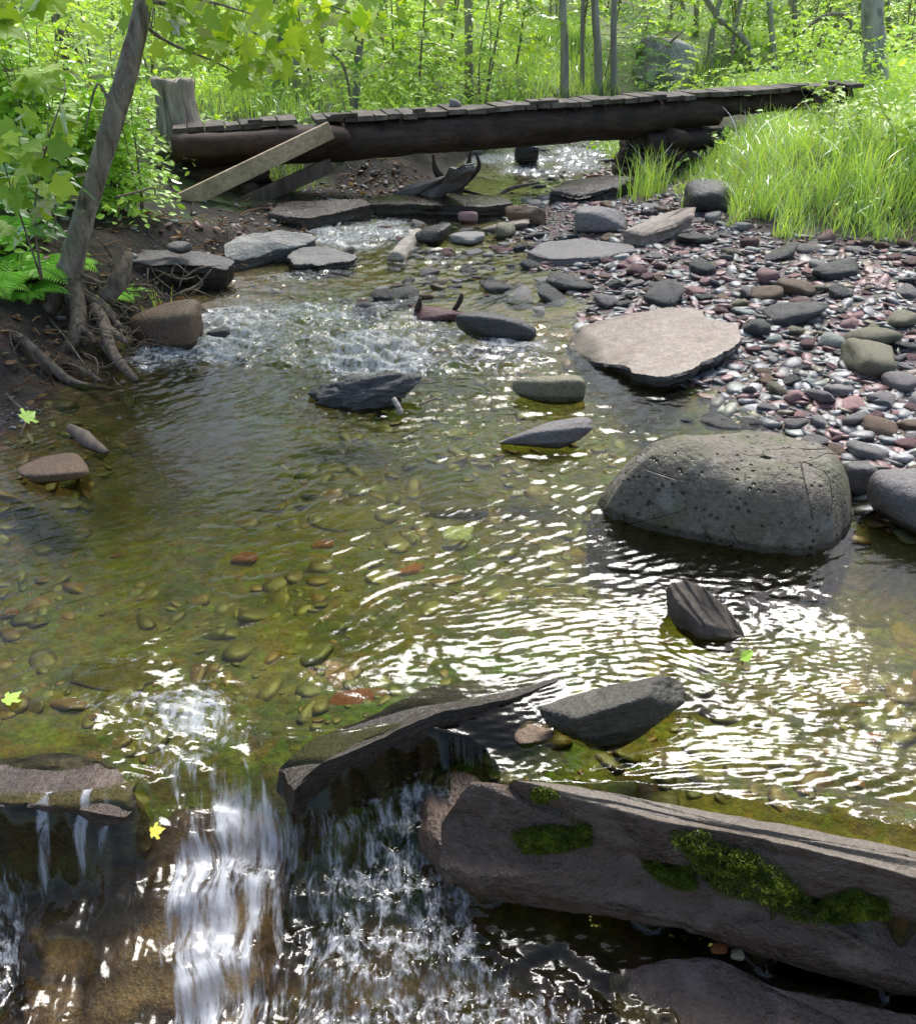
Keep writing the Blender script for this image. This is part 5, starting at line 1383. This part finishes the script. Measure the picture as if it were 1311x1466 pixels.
# ground foliage nobody could count
rs = np.random.RandomState(91); mb = MB()
def scatter(n, ylo, yhi, hmax, size, per, half=.62):
    y = ylo * (yhi / ylo) ** rs.rand(n); x = rs.uniform(-1, 1, n) * (half * y + 1.2)
    d = np.maximum(XL(y) - x, x - XR(y)); ok = (d > .5) & (fbm(x * .5, y * .5, o=2) > -.35); x, y = x[ok], y[ok]
    z = T(x, y); h = rs.rand(len(x)) ** 1.6 * hmax
    for i in range(len(x)):
        clump(mb, rs, (x[i], y[i], z[i] + .08 + h[i]), np.array([.22, .22, .07]), per, size, 'oval', face=(0, -.35, 1), jit=.5)
scatter(2600, 9.2, 16, .5, .08, 12)
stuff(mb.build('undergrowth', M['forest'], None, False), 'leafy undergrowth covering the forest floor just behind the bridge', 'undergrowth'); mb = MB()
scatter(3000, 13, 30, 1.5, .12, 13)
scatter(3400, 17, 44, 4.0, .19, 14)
stuff(mb.build('far_undergrowth', M['farleaf'], None, False), 'shade tinted green leaf mass filling the depth of the woods', 'undergrowth')
mb = MB(); rs = np.random.RandomState(92)
for i in range(420):
    y = rs.uniform(4.2, 9); x = float(XL(np.array([y]))[0]) - rs.uniform(.35, 3.0)
    if (y < 5.2 and x > -2.1) or (5.7 < y < 8.7 and x > -2.25): continue
    clump(mb, rs, (x, y, gz(x, y) + .06 + .12 * rs.rand()), np.array([.12, .12, .05]), 12, .07, 'ovate', face=(0, -.35, 1), jit=.5)
stuff(mb.build('ground_cover', M['shrub'], None, False), 'low bright green leaves carpeting the left bank', 'ground cover')

mb = MB(); rs = np.random.RandomState(93)
for i in range(900):
    y = rs.uniform(3.6, 8.8); x = float(XL(np.array([y]))[0]) - abs(rs.normal()) * .45
    z = gz(x, y) + .008
    if rs.rand() < .55:
        a = rs.uniform(0, 6.28); leaves(mb, np.array([[x, y, z]]), np.array([[math.cos(a), math.sin(a), rs.normal() * .3]]), np.array([[rs.normal() * .4, rs.normal() * .4, 1]]), np.array([rs.uniform(.03, .07)]), 'ovate', np.array([rs.rand()]))
    else:
        d = rs.normal(size=3) * [.08, .08, .025]; v, f = tube(np.array([[x, y, z], [x, y, z + .01] + d * .5, [x, y, z] + d]), np.array([.004, .003, .0015]) * rs.uniform(.5, 1.6), 4, res=2); mb.add(v, f, rs.rand())
stuff(mb.build('leaf_litter', M['litter'], None, False), 'brown leaf litter and twig bits covering the bare left bank', 'leaf litter')

# ------------------------------------------------------------------ tall grass on the right bank
def grass(rs, x, y, ln, wd, lean=.45):
    n = len(x); z = T(x, y) - .01; a = rs.uniform(0, 2 * math.pi, n); b = rs.uniform(.1, 1, n) * lean
    w_ = rs.uniform(0, 2 * math.pi, n); k = 5; t = np.linspace(0, 1, k)
    out = ln[:, None] * b[:, None] * t ** 2.0; up = ln[:, None] * (t - .32 * b[:, None] * t ** 2.4)
    cx_ = x[:, None] + np.cos(a)[:, None] * out; cy_ = y[:, None] + np.sin(a)[:, None] * out; cz_ = z[:, None] + up
    hw = wd[:, None] * (1 - t ** 1.8) * .5 + .0004
    dx, dy = np.cos(w_)[:, None] * hw, np.sin(w_)[:, None] * hw
    v = np.stack([np.stack([cx_ - dx, cy_ - dy, cz_], -1), np.stack([cx_ + dx, cy_ + dy, cz_], -1)], 2).reshape(n, 2 * k, 3)
    q = np.array([(2 * i, 2 * i + 1, 2 * i + 3, 2 * i + 2) for i in range(k - 1)])
    f = q[None] + (np.arange(n) * 2 * k)[:, None, None]
    return v.reshape(-1, 3), f.reshape(-1, 4), np.repeat(rs.rand(n), 2 * k)


rs = np.random.RandomState(55)
x = rs.uniform(1.1, 6.2, 150000); y = rs.uniform(5.3, 11.5, 150000)
gb = sdf_poly(x, y, GRASS)
pt = fbm(x * 1.9, y * 1.9, o=3); p2 = fbm(x * 4.5 + 8, y * 4.5, o=2)
ok = (gb > .05 + .16 * vn(x * 3.1, y * 3.1)) & (x < .62 * y + .6) & (rs.rand(len(x)) < (.22 + .6 * sstep(pt, -.35, .3)) * (.35 + .65 * sstep(p2, -.4, .1)))
ok &= ~((np.abs((y - 7.4) - (x + 2.3) * .272 - .3) < .45) & (x < 4.1))
x, y, gb, pt, p2 = x[ok], y[ok], gb[ok], pt[ok], p2[ok]
ln = rs.uniform(.10, .40, len(x)) * (.5 + .5 * sstep(gb, 0, .7)) * (1 + .55 * pt) * (1 - .35 * sstep(y, 6.8, 7.8)) * np.where(rs.rand(len(x)) < .04, 1.5, 1); wd = rs.uniform(.003, .008, len(x))
mb = MB(); v, f, r_ = grass(rs, x, y, ln, wd, .75); r_ = np.clip(r_ * .75 + .25 + np.repeat(.45 * p2, 10), 0, 1); mb.add(v, f, r_)
stuff(mb.build('tall_grass', M['grass'], None, True), 'tall bright green grass covering the right bank', 'grass')
mb = MB()
for i in rs.randint(0, len(x), 520):
    if p2[i] < .05: clump(mb, rs, (x[i], y[i], gz(x[i], y[i]) + rs.uniform(.04, .2)), np.array([.07, .07, .04]), 8, rs.uniform(.04, .08), 'ovate', face=(0, -.3, 1), jit=.5)
stuff(mb.build('broadleaf_weeds', M['shrub'], None, False), 'low broad leaved weeds growing between the grass blades on the right bank', 'weeds')
xx = rs.uniform(-6.5, 8, 60000); yy = rs.uniform(9.3, 15.5, 60000)
dd = np.maximum(XL(yy) - xx, xx - XR(yy)); kk = (dd > .5) & (fbm(xx * .8, yy * .8, o=2) > -.3) & (np.abs(xx) < .6 * yy + .8)
xx, yy = xx[kk], yy[kk]; mb = MB(); v, f, r_ = grass(rs, xx, yy, rs.uniform(.08, .3, len(xx)), rs.uniform(.005, .010, len(xx)), .7); mb.add(v, f, np.clip(r_ + .2, 0, 1))
stuff(mb.build('woodland_grass', M['grass'], None, True), 'short sunlit grass on the forest floor behind the bridge', 'grass')
mb = MB(); k = 2600; i = rs.randint(0, len(x), k); v, f, r_ = grass(rs, x[i] + .02, y[i], ln[i] * .9, wd[i] * .8, .8); mb.add(v, f, r_)
stuff(mb.build('dry_grass', M['strawgrass'], None, True), 'dry straw coloured blades mixed into the tall grass', 'grass')
for lab, px, py, yd, k in (('tuft of long grass at the left tip of the grassy bank by the abutment', 935, 275, 7.9, 130), ('tuft of grass sprouting from the gravel in front of the dark bridge abutment', 912, 272, 7.7, 60), ('small tuft of grass on the left bank under the bridge', 415, 290, 8.0, 90), ('thin tuft of green grass beside the undercut slab on the left bank', 222, 412, 5.0, 14)):
    p = VY(px, py, yd); mb = MB(); xx = p[0] + rs.normal(size=k) * .08; yy = p[1] + rs.normal(size=k) * .07
    v, f, r_ = grass(rs, xx, yy, rs.uniform(.2, .5, k) * (1 if k > 50 else .4), rs.uniform(.004, .008, k), .7); mb.add(v, f, r_)
    tag(mb.build('grass_tuft', M['grass'], None, True, (p[0], p[1], gz(p[0], p[1]))), lab, 'grass tuft')
for k, (px, py, yd, lab) in enumerate([(1271, 127, 7.6, 'buttercup beside the foot of the thick pale trunk'), (1252, 255, 6.3, 'buttercup low in the front of the tall grass'), (1270, 193, 6.9, 'buttercup in the middle of the grass near the right edge'), (1143, 150, 7.6, 'buttercup in the grass below the far boardwalk')]):
    p = VY(px, py, yd); g = gz(p[0], p[1])
    t = thing('buttercup', 'yellow ' + lab, 'flower', (p[0], p[1], g)); h = max(p[2] - g, .15)
    m = MB(); v, f = tube(np.array([[0, 0, 0], [.01, 0, h * .5], [0, 0, h]]), np.array([.002, .0016, .0012]), 5, res=3); m.add(v, f); m.build('stem', M['grass'], t)
    m = MB(); a = np.arange(5) * 2 * math.pi / 5
    leaves(m, np.tile([[0, 0, h]], (5, 1)), np.stack([np.cos(a), np.sin(a), a * 0 + .5], 1), np.stack([-np.cos(a) * .5, -np.sin(a) * .5, a * 0 + 1], 1), np.full(5, .016), 'oval', np.full(5, .5)); m.build('petals', M['flower'], t, False)

# loose leaves
def leaf_at(label, px, py, z, size, mat, tpl='ovate', rz=0, tilt=(0, 0, 1)):
    p = V(px, py, z); m = MB()
    leaves(m, np.array([p]), np.array([[math.cos(rz), math.sin(rz), .1]]), np.array([tilt], float), np.array([size]), tpl, np.array([.6]))
    tag(m.build('fallen_leaf', M[mat], None, False, tuple(p)), label, 'leaf')
leaf_at('curled green leaf caught on a stem in the ripples right of the dark block', 1058, 945, .03, .06, 'leaflit', rz=.6, tilt=(0, -.8, .6))
leaf_at('small green leaf floating at the far left of the pool above the falls', 8, 1006, .012, .05, 'leaflit', 'maple', 1.0)
leaf_at('yellow leaf stuck on the wet slab in the middle of the falls', 216, 1192, -.10, .035, 'yleaf', 'maple', .3, (0, -.4, 1))
leaf_at('single green leaf hanging on a thin root above the mud at the left edge', 34, 600, .16, .07, 'leaflit', 'maple', 1.2, (0, -.9, .3))

# ------------------------------------------------------------------ moss on the ledge
LEDGE = bvh_of([o for o in C.objects if o.name.startswith('rock_ledge')])


def moss(label, poly, hgt, n, seed):
    """cushion of tiny fronds growing on the ledge surface"""
    rs = np.random.RandomState(seed); A2 = np.array([p[:2] for p in poly], float); mb = MB(); P, Nn, S = [], [], []
    lo, hi = A2.min(0) - 8, A2.max(0) + 8
    x = rs.uniform(lo[0], hi[0], n); y = rs.uniform(lo[1], hi[1], n)
    s = sdf_poly(x, y, A2) + 5 + 9 * fbm(x / 24, y / 24, o=3)
    for i in np.where(s > 0)[0]:
        h = LEDGE.ray_cast(Vector((0, 0, CAMZ)), Vector(ray(x[i], y[i])).normalized())
        if h[0] is not None: P.append(h[0][:]); Nn.append(h[1][:]); S.append(s[i])
    P, Nn, S = np.array(P), np.array(Nn), np.array(S); c = P.mean(0)
    cu = np.clip(S / 10, 0, 1) ** .6 * (.55 + .5 * vn(P[:, 0] * 70, P[:, 1] * 70, P[:, 2] * 70) + .35 * vn(P[:, 0] * 28, P[:, 1] * 28))
    cu = np.clip(cu, 0, 1.3); k = len(P)
    for lay in (0.15, .6, 1.0):
        tip = Nn * .7 + [0, -.1, .35] + rs.normal(size=(k, 3)) * .7
        leaves(mb, P + Nn * (hgt * cu * lay)[:, None] + rs.normal(size=(k, 3)) * .002, tip, rs.normal(size=(k, 3)), rs.uniform(.007, .013, k), 'narrow', np.clip((cu * .5 + .5 * rs.rand(k)) * (lay + .15), 0, 1))
    tag(mb.build('moss_cushion', M['moss'], None, False, tuple(c)), label, 'moss')


moss('largest moss cushion running along the front ledge under the upper ledge', [(968, 1196, -.07), (1000, 1192, -.07), (1040, 1210, -.07), (1085, 1226, -.075), (1120, 1250, -.085), (1150, 1282, -.10), (1185, 1296, -.11), (1180, 1316, -.145), (1130, 1306, -.145), (1085, 1290, -.14), (1040, 1272, -.13), (1000, 1250, -.12), (985, 1222, -.10)], .032, 9000, 1)
moss('right hand moss cushion on the ledge, next to the largest one', [(1178, 1290, -.10), (1215, 1278, -.09), (1262, 1292, -.10), (1262, 1308, -.125), (1220, 1316, -.14), (1184, 1314, -.14)], .026, 4000, 2)
moss('small dark moss strip at the left end of the mossy ledge', [(735, 1195, -.13), (780, 1190, -.12), (838, 1186, -.11), (842, 1204, -.14), (800, 1214, -.16), (750, 1216, -.165)], .02, 4000, 3)
moss('thin moss patch hanging below the left end of the largest cushion', [(925, 1236, -.14), (960, 1238, -.14), (992, 1242, -.135), (990, 1262, -.165), (965, 1268, -.175), (935, 1250, -.16)], .018, 3000, 4)
moss('tiny moss tuft on the thin film of water at the top of the mossy ledge', [(766, 1136, -.045), (785, 1132, -.04), (796, 1140, -.045), (780, 1146, -.05)], .012, 900, 5)

# ------------------------------------------------------------------ loose stones
STM = [('dark', 'dark wet'), ('grey', 'grey'), ('pale', 'pale'), ('maroon', 'maroon'), ('pink', 'pinkish'), ('olive', 'olive brown'), ('brown', 'brown'), ('palegreen', 'pale green')]
SHP = [('rounded', dict(p=5, npl=6, rough=.09), (1, .78, .5)), ('flat', dict(p=13, npl=9, rough=.10, flat=.2), (1, .75, .26)), ('angular', dict(p=16, npl=11, rough=.12), (1, .7, .45)), ('long', dict(p=11, npl=9, rough=.10), (1, .42, .3))]
PRO = {}
for mi, (mk_, _) in enumerate(STM):
    for si, (sn, kw, dm) in enumerate(SHP):
        for vr in (0, 1):
            v, f = rock_shape(900 + mi * 13 + si * 3 + vr * 57, 3, **kw)
            PRO[mk_, sn, vr] = mesh_np('river_stone', v * np.array(dm) / 2, f, M[mk_])
LM = [(p, x_, y_) for p, x_, y_, w_ in LAND if p] + [('tall grass', 2.3, 6.0), ('right end of the bridge', 1.7, 8.4), ('birch log', V(578, 370, .05)[0], V(578, 370, .05)[1]), ('right edge of the photo', 2.5, 4.6), ('hooked root', -1.85, 3.9), ('black ledge under the bridge', .2, 8.3),
      ('upper rapids beyond the bridge', 1.1, 9.8)]
big = [(o.location.x, o.location.y, max(o.dimensions.x, o.dimensions.y) * .42) for o in C.objects if o.name.split('.')[0] in ('boulder', 'flat_rock', 'rock')]
rs = np.random.RandomState(2024)
stones = []


def try_stone(px, py, sw, mats, shp, group, tiltx=.0, force=False, label=None, sink=.25, shape=None):
    g = ground_hit(px, py)
    x, y = g[0], g[1]; d = (g - [0, 0, CAMZ]) @ FWD
    s = sw / FPX * d
    if not force:
        for bx, by, br in big:
            if math.hypot(bx - x, by - y) < br + s * .25: return False
        for q in stones:
            if math.hypot(q['x'] - x, q['y'] - y) < (q['s'] + s) * .40: return False
    mt = mats if isinstance(mats, str) else mats[rs.randint(len(mats))]
    sh = shp if isinstance(shp, str) else shp[rs.randint(len(shp))]
    stones.append(dict(x=x, y=y, s=s, m=mt, sh=sh, g=group, label=label, px=px, sink=sink))
    return True


G0 = 'loose stones on the gravel bar'
# the ones that stand out in the photo
for px, py, w_, m_, s_ in [(1252, 500, 76, 'olive', 'rounded'), (1194, 498, 40, 'palegreen', 'rounded'), (1246, 532, 92, 'olive', 'angular'), (1140, 425, 54, 'brown', 'angular'), (1204, 400, 88, 'dark', 'long'), (1142, 462, 90, 'dark', 'flat'), (955, 436, 72, 'dark', 'angular'), (818, 414, 74, 'dark', 'flat'),
                           (715, 415, 60, 'dark', 'flat'), (795, 430, 60, 'dark', 'flat'), (745, 425, 50, 'grey', 'angular'), (870, 440, 44, 'grey', 'angular'), (575, 425, 64, 'dark', 'angular'), (545, 428, 44, 'dark', 'rounded'), (522, 441, 36, 'grey', 'rounded'), (1005, 393, 38, 'dark', 'rounded'), (912, 394, 34, 'maroon', 'rounded'),
                           (1035, 610, 62, 'dark', 'flat'), (1075, 608, 36, 'dark', 'angular'), (1098, 590, 30, 'grey', 'flat'), (1140, 575, 34, 'pink', 'rounded'), (1178, 580, 50, 'grey', 'angular'), (1172, 612, 32, 'pale', 'rounded'), (1228, 612, 60, 'grey', 'long'), (1262, 622, 48, 'brown', 'rounded'), (1245, 658, 62, 'pale', 'flat'),
                           (1145, 602, 36, 'pink', 'long'), (1205, 565, 54, 'pale', 'flat'), (1268, 580, 52, 'grey', 'flat'), (1290, 560, 50, 'grey', 'rounded'), (1200, 635, 40, 'maroon', 'long'), (985, 605, 22, 'dark', 'angular'), (1130, 555, 28, 'dark', 'rounded'), (600, 300 + 24, 34, 'grey', 'angular'), (1186, 345, 30, 'pink', 'rounded'),
                           (1075, 355, 30, 'maroon', 'rounded'), (1160, 362, 40, 'grey', 'flat'), (1120, 372, 60, 'dark', 'flat'), (1170, 385, 28, 'pale', 'rounded'), (1100, 405, 40, 'pink', 'rounded'), (1098, 432, 44, 'brown', 'angular'), (1075, 428, 40, 'grey', 'angular'), (1060, 440, 24, 'olive', 'rounded'), (1138, 482, 30, 'olive', 'rounded'),
                           (1108, 490, 22, 'palegreen', 'rounded'), (1155, 500, 26, 'maroon', 'rounded'), (1218, 470, 30, 'pink', 'rounded'), (1290, 470, 46, 'olive', 'rounded'), (1300, 430, 40, 'grey', 'angular'), (1080, 480, 50, 'dark', 'angular'), (1010, 432, 34, 'dark', 'flat'), (880, 415, 30, 'dark', 'angular'), (895, 480 - 40, 30, 'dark', 'flat'),
                           (1300, 505, 44, 'dark', 'flat'), (760, 385, 30, 'dark', 'rounded'), (670, 388, 26, 'dark', 'rounded'), (700, 385, 26, 'grey', 'flat'), (612, 392, 32, 'grey', 'flat'), (640, 365, 24, 'maroon', 'rounded'), (850, 372, 24, 'pale', 'angular'), (870, 380, 22, 'maroon', 'rounded'), (935, 372, 26, 'grey', 'flat'),
                           (620, 330, 26, 'grey', 'flat'), (745, 330, 24, 'grey', 'rounded'), (765, 342, 30, 'dark', 'flat'), (1000, 350, 60, 'dark', 'flat'), (1062, 330, 30, 'pale', 'angular'), (1020, 318, 30, 'pale', 'rounded'), (930, 300, 26, 'pale', 'flat'), (870, 285, 26, 'grey', 'flat'), (800, 290, 30, 'grey', 'rounded'), (765, 300, 26, 'pale', 'rounded')]:
    try_stone(px, py, w_, m_, s_, G0, force=True)
allm = [m for m, k in (('dark', 6), ('grey', 8), ('pale', 3), ('maroon', 6), ('pink', 4), ('olive', 2), ('brown', 3), ('palegreen', 1)) for _ in range(k)]
alls = ['rounded'] * 2 + ['flat'] * 6 + ['angular'] * 4 + ['long'] * 3
tries = 0
while len(stones) < 228 and tries < 4000:
    tries += 1
    py = rs.uniform(300, 690); x0 = np.interp(py, [300, 330, 380, 440, 470, 560, 600, 690], [860, 840, 850, 900, 1060, 1100, 1110, 1215])
    px = rs.uniform(x0, 1330)
    if py < 345 and px > 1040: continue
    sw = np.interp(py, [300, 690], [15, 37]) * rs.lognormal(0, .28)
    try_stone(px, py, sw, allm, alls, G0)
tries = 0
G1 = 'stones lying in the shallow rapids'
while len(stones) < 296 and tries < 3000:
    tries += 1
    c = [(700, 340, 100, 20), (800, 385, 60, 25), (700, 405, 70, 16), (820, 400, 60, 22), (780, 350, 80, 18), (760, 245, 60, 12), (820, 215, 40, 12), (560, 425, 40, 10), (620, 300, 40, 12), (450, 300, 50, 8), (800, 275, 60, 10)][rs.randint(9)]
    try_stone(c[0] + rs.normal() * c[2], c[1] + rs.normal() * c[3], rs.uniform(11, 26), ['dark', 'dark', 'grey', 'maroon', 'brown', 'pale'], alls, G1)

ordn = ['', 'second ', 'third ', 'fourth ', 'fifth ', 'sixth ', 'seventh ', 'eighth ', 'ninth ', 'tenth ', 'eleventh ', 'twelfth ']
cname = dict(STM); buckets = {}
for q in stones:
    dd = [(math.hypot(q['x'] - x_, q['y'] - y_), p_) for p_, x_, y_ in LM]
    q['d'], q['lm'] = min(dd)
    buckets.setdefault((q['m'], q['sh'], q['lm']), []).append(q)
for (m_, s_, lm), qs in buckets.items():
    qs.sort(key=lambda q: q['d'])
    for k, q in enumerate(qs):
        q['label'] = f"{cname[m_]} {s_} stone, the {ordn[min(k, 11)]}nearest such stone to the {lm}" if len(qs) > 1 else f"{cname[m_]} {s_} stone, the only such stone beside the {lm}"
for k, q in enumerate(stones):
    o = obj('river_stone', PRO[q['m'], q['sh'], k % 2])
    s = q['s']; hh = dict((a, c[2]) for a, b_, c in SHP)[q['sh']] * s
    zz = max(gz(q['x'], q['y']), wz(q['x'], q['y']) - hh * .5)
    o.location = (q['x'], q['y'] + s * .2, zz + hh * (.5 - q['sink']) + .002)
    o.scale = (s, s, s * rs.uniform(.85, 1.25))
    lo = q['sh'] in ('long', 'flat')
    o.rotation_euler = (rs.normal() * .12, rs.normal() * .14, rs.normal() * .45 if lo else rs.uniform(0, 6.28))
    tag(o, q['label'], 'stone', q['g'])

# everything smaller: one sheet of pebbles
rs = np.random.RandomState(5)
iv, if_ = ico(2); iv1, if1 = ico(1)
PAL = np.array([(.05, .05, .05), (.14, .14, .14), (.15, .145, .15), (.21, .21, .21), (.24, .235, .23), (.12, .06, .06), (.16, .09, .085), (.21, .13, .12), (.12, .10, .065), (.2, .215, .19), (.09, .085, .085)])
vs, fs, cs = [], [], []; cnt = 0


PB2 = [rock_shape(4000 + k, 2, p=(5, 8, 13)[k % 3], npl=(4, 8, 10)[k % 3], rough=.10)[0] for k in range(24)]
PB1 = [rock_shape(4100 + k, 1, p=(5, 8, 13)[k % 3], npl=(4, 8, 10)[k % 3], rough=.10)[0] for k in range(24)]


def pebbles(n, sampler, smin, smax, bedtint=None, sub=2, lift=.15, flat=(.2, .5)):
    global cnt
    x, y = sampler(n); z = T(x, y)
    Us, Fc = (PB2, if_) if sub == 2 else (PB1, if1)
    for i in range(len(x)):
        s = smin * (smax / smin) ** (rs.rand() ** 1.7)
        a = rs.uniform(0, 6.28); fl = rs.uniform(*flat); el = rs.uniform(.45, .9)
        u = Us[rs.randint(24)] * [s / 2, s / 2 * el, s / 2 * fl]
        t1, t2 = rs.normal(size=2) * .2
        u[:, 2] += u[:, 0] * t1 + u[:, 1] * t2
        v = np.stack([u[:, 0] * math.cos(a) - u[:, 1] * math.sin(a) + x[i], u[:, 0] * math.sin(a) + u[:, 1] * math.cos(a) + y[i], u[:, 2] + z[i] + s * fl * lift], 1)
        c = PAL[rs.randint(len(PAL))] if bedtint is None else bedtint[rs.randint(len(bedtint))]
        vs.append(v); fs.append(Fc + cnt); cnt += len(v)
        cs.append(np.tile(np.asarray(c) * rs.uniform(.7, 1.35), (len(v), 1)))


def s_bar(n):
    # even spread as seen from the stream: denser near
    y = 2.3 * (9.4 / 2.3) ** rs.rand(n); x = XR(y) + rs.uniform(-.12, 2.7, n)
    ok = (x < .6 * y + .9) & (sdf_poly(x, y, GRASS) < .12); return x[ok], y[ok]


def s_rap(n):
    y = rs.uniform(4.2, 10.5, n); x = XL(y) + (XR(y) - XL(y)) * rs.rand(n) ** .75
    ok = fbm(x * 1.4, y * 1.4, o=2) > -.12; return x[ok], y[ok]


def s_bed(n):
    y = 1.5 * (4.3 / 1.5) ** rs.rand(n); x = XL(y) + (XR(y) - XL(y)) * rs.rand(n)
    ok = (np.abs(x) < .6 * y + .9) & (fbm(x * 1.8 + 3, y * 1.8, o=2) > -.15); return x[ok], y[ok]


def s_bank(n):
    y = rs.uniform(4.3, 8.6, n); x = XL(y) - np.abs(rs.normal(size=n)) * .5 + .05; return x, y


def s_up(n):
    y = rs.uniform(7.8, 11.5, n); x = XR(y) + rs.uniform(-.5, .9, n); return x, y


def s_left(n):
    y = rs.uniform(3.0, 3.65, n); x = XL(y) - rs.uniform(-.1, .5, n); return x, y


BT = np.array([(.085, .075, .014), (.105, .09, .016), (.075, .06, .014), (.11, .07, .02), (.065, .07, .013), (.12, .11, .03), (.13, .065, .022)])
pebbles(12500, s_bar, .026, .12, flat=(.12, .38)); pebbles(900, s_up, .03, .12, flat=(.15, .5)); pebbles(17000, s_bar, .008, .024, sub=1)
pebbles(900, s_rap, .03, .11); pebbles(2100, s_bed, .025, .14, bedtint=BT, lift=-.12, flat=(.15, .35)); pebbles(700, s_left, .006, .03, sub=1); pebbles(420, s_bank, .02, .10)
pm, nt, out = newmat('mixed_pebbles'); b = N(nt, 'BsdfPrincipled', i_Roughness=.45)
at = N(nt, 'Attribute', attribute_name='tint'); fn = noise(nt, coord(nt), 90, 4, .65)
L(nt, mixc(nt, 1.0, at.outputs['Color'], ramp(nt, fn, [(.3, (.6, .6, .6)), (.7, (1.4, 1.4, 1.4))]), 'MULTIPLY'), b.inputs['Base Color'])
L(nt, bump(nt, fn, .5, .005), b.inputs['Normal']); L(nt, b.outputs[0], out.inputs[0])
stuff(obj('pebbles', mesh_np('pebbles', np.concatenate(vs), np.concatenate(fs), pm, True, {'tint': np.concatenate(cs)})), 'mixed grey, pink and maroon pebbles of the gravel bar and stream bed', 'pebbles')

# ------------------------------------------------------------------ sky, sun, camera
w = bpy.data.worlds.new('World'); SC.world = w; w.use_nodes = True
nt = w.node_tree; nt.nodes.clear()
sky = nt.nodes.new('ShaderNodeTexSky'); sky.sky_type = 'NISHITA'; sky.sun_disc = False
SUN_EL, SUN_AZ = R(55), R(14)            # azimuth clockwise from +Y
sky.sun_elevation = SUN_EL; sky.sun_rotation = SUN_AZ; sky.air_density = 1.0; sky.dust_density = 3.0; sky.ozone_density = 1.0
bg = nt.nodes.new('ShaderNodeBackground'); bg.inputs[1].default_value = .05
wo = nt.nodes.new('ShaderNodeOutputWorld')
nt.links.new(sky.outputs[0], bg.inputs[0]); nt.links.new(bg.outputs[0], wo.inputs[0])
sl = bpy.data.lights.new('sun', 'SUN'); sl.energy = 1.5; sl.angle = R(28); sl.color = (1, .985, .965)
so = bpy.data.objects.new('sun', sl); C.objects.link(so)
dirv = Vector((math.sin(SUN_AZ) * math.cos(SUN_EL), math.cos(SUN_AZ) * math.cos(SUN_EL), math.sin(SUN_EL)))
so.rotation_euler = (-dirv).to_track_quat('-Z', 'Y').to_euler(); so.location = (0, 0, 20)

cam = bpy.data.cameras.new('camera'); cam.sensor_fit = 'VERTICAL'; cam.sensor_height = 24; cam.lens = FPX / 1466 * 24
cam.clip_start = .05; cam.clip_end = 500
cobj = bpy.data.objects.new('camera', cam); C.objects.link(cobj)
cobj.location = (0, 0, CAMZ); cobj.rotation_euler = (R(90) - PITCH, 0, 0)
SC.camera = cobj
SC.view_settings.view_transform = 'Standard'; SC.view_settings.look = 'None'
SC.view_settings.exposure = 2.35; SC.view_settings.gamma = 1; SC.view_settings.use_curve_mapping = False
SC.cycles.use_denoising = True
SC.cycles.max_bounces = 8; SC.cycles.transparent_max_bounces = 12; SC.cycles.transmission_bounces = 6; SC.cycles.diffuse_bounces = 3; SC.cycles.glossy_bounces = 3
SC.cycles.sample_clamp_indirect = 4.0; SC.cycles.sample_clamp_direct = 0
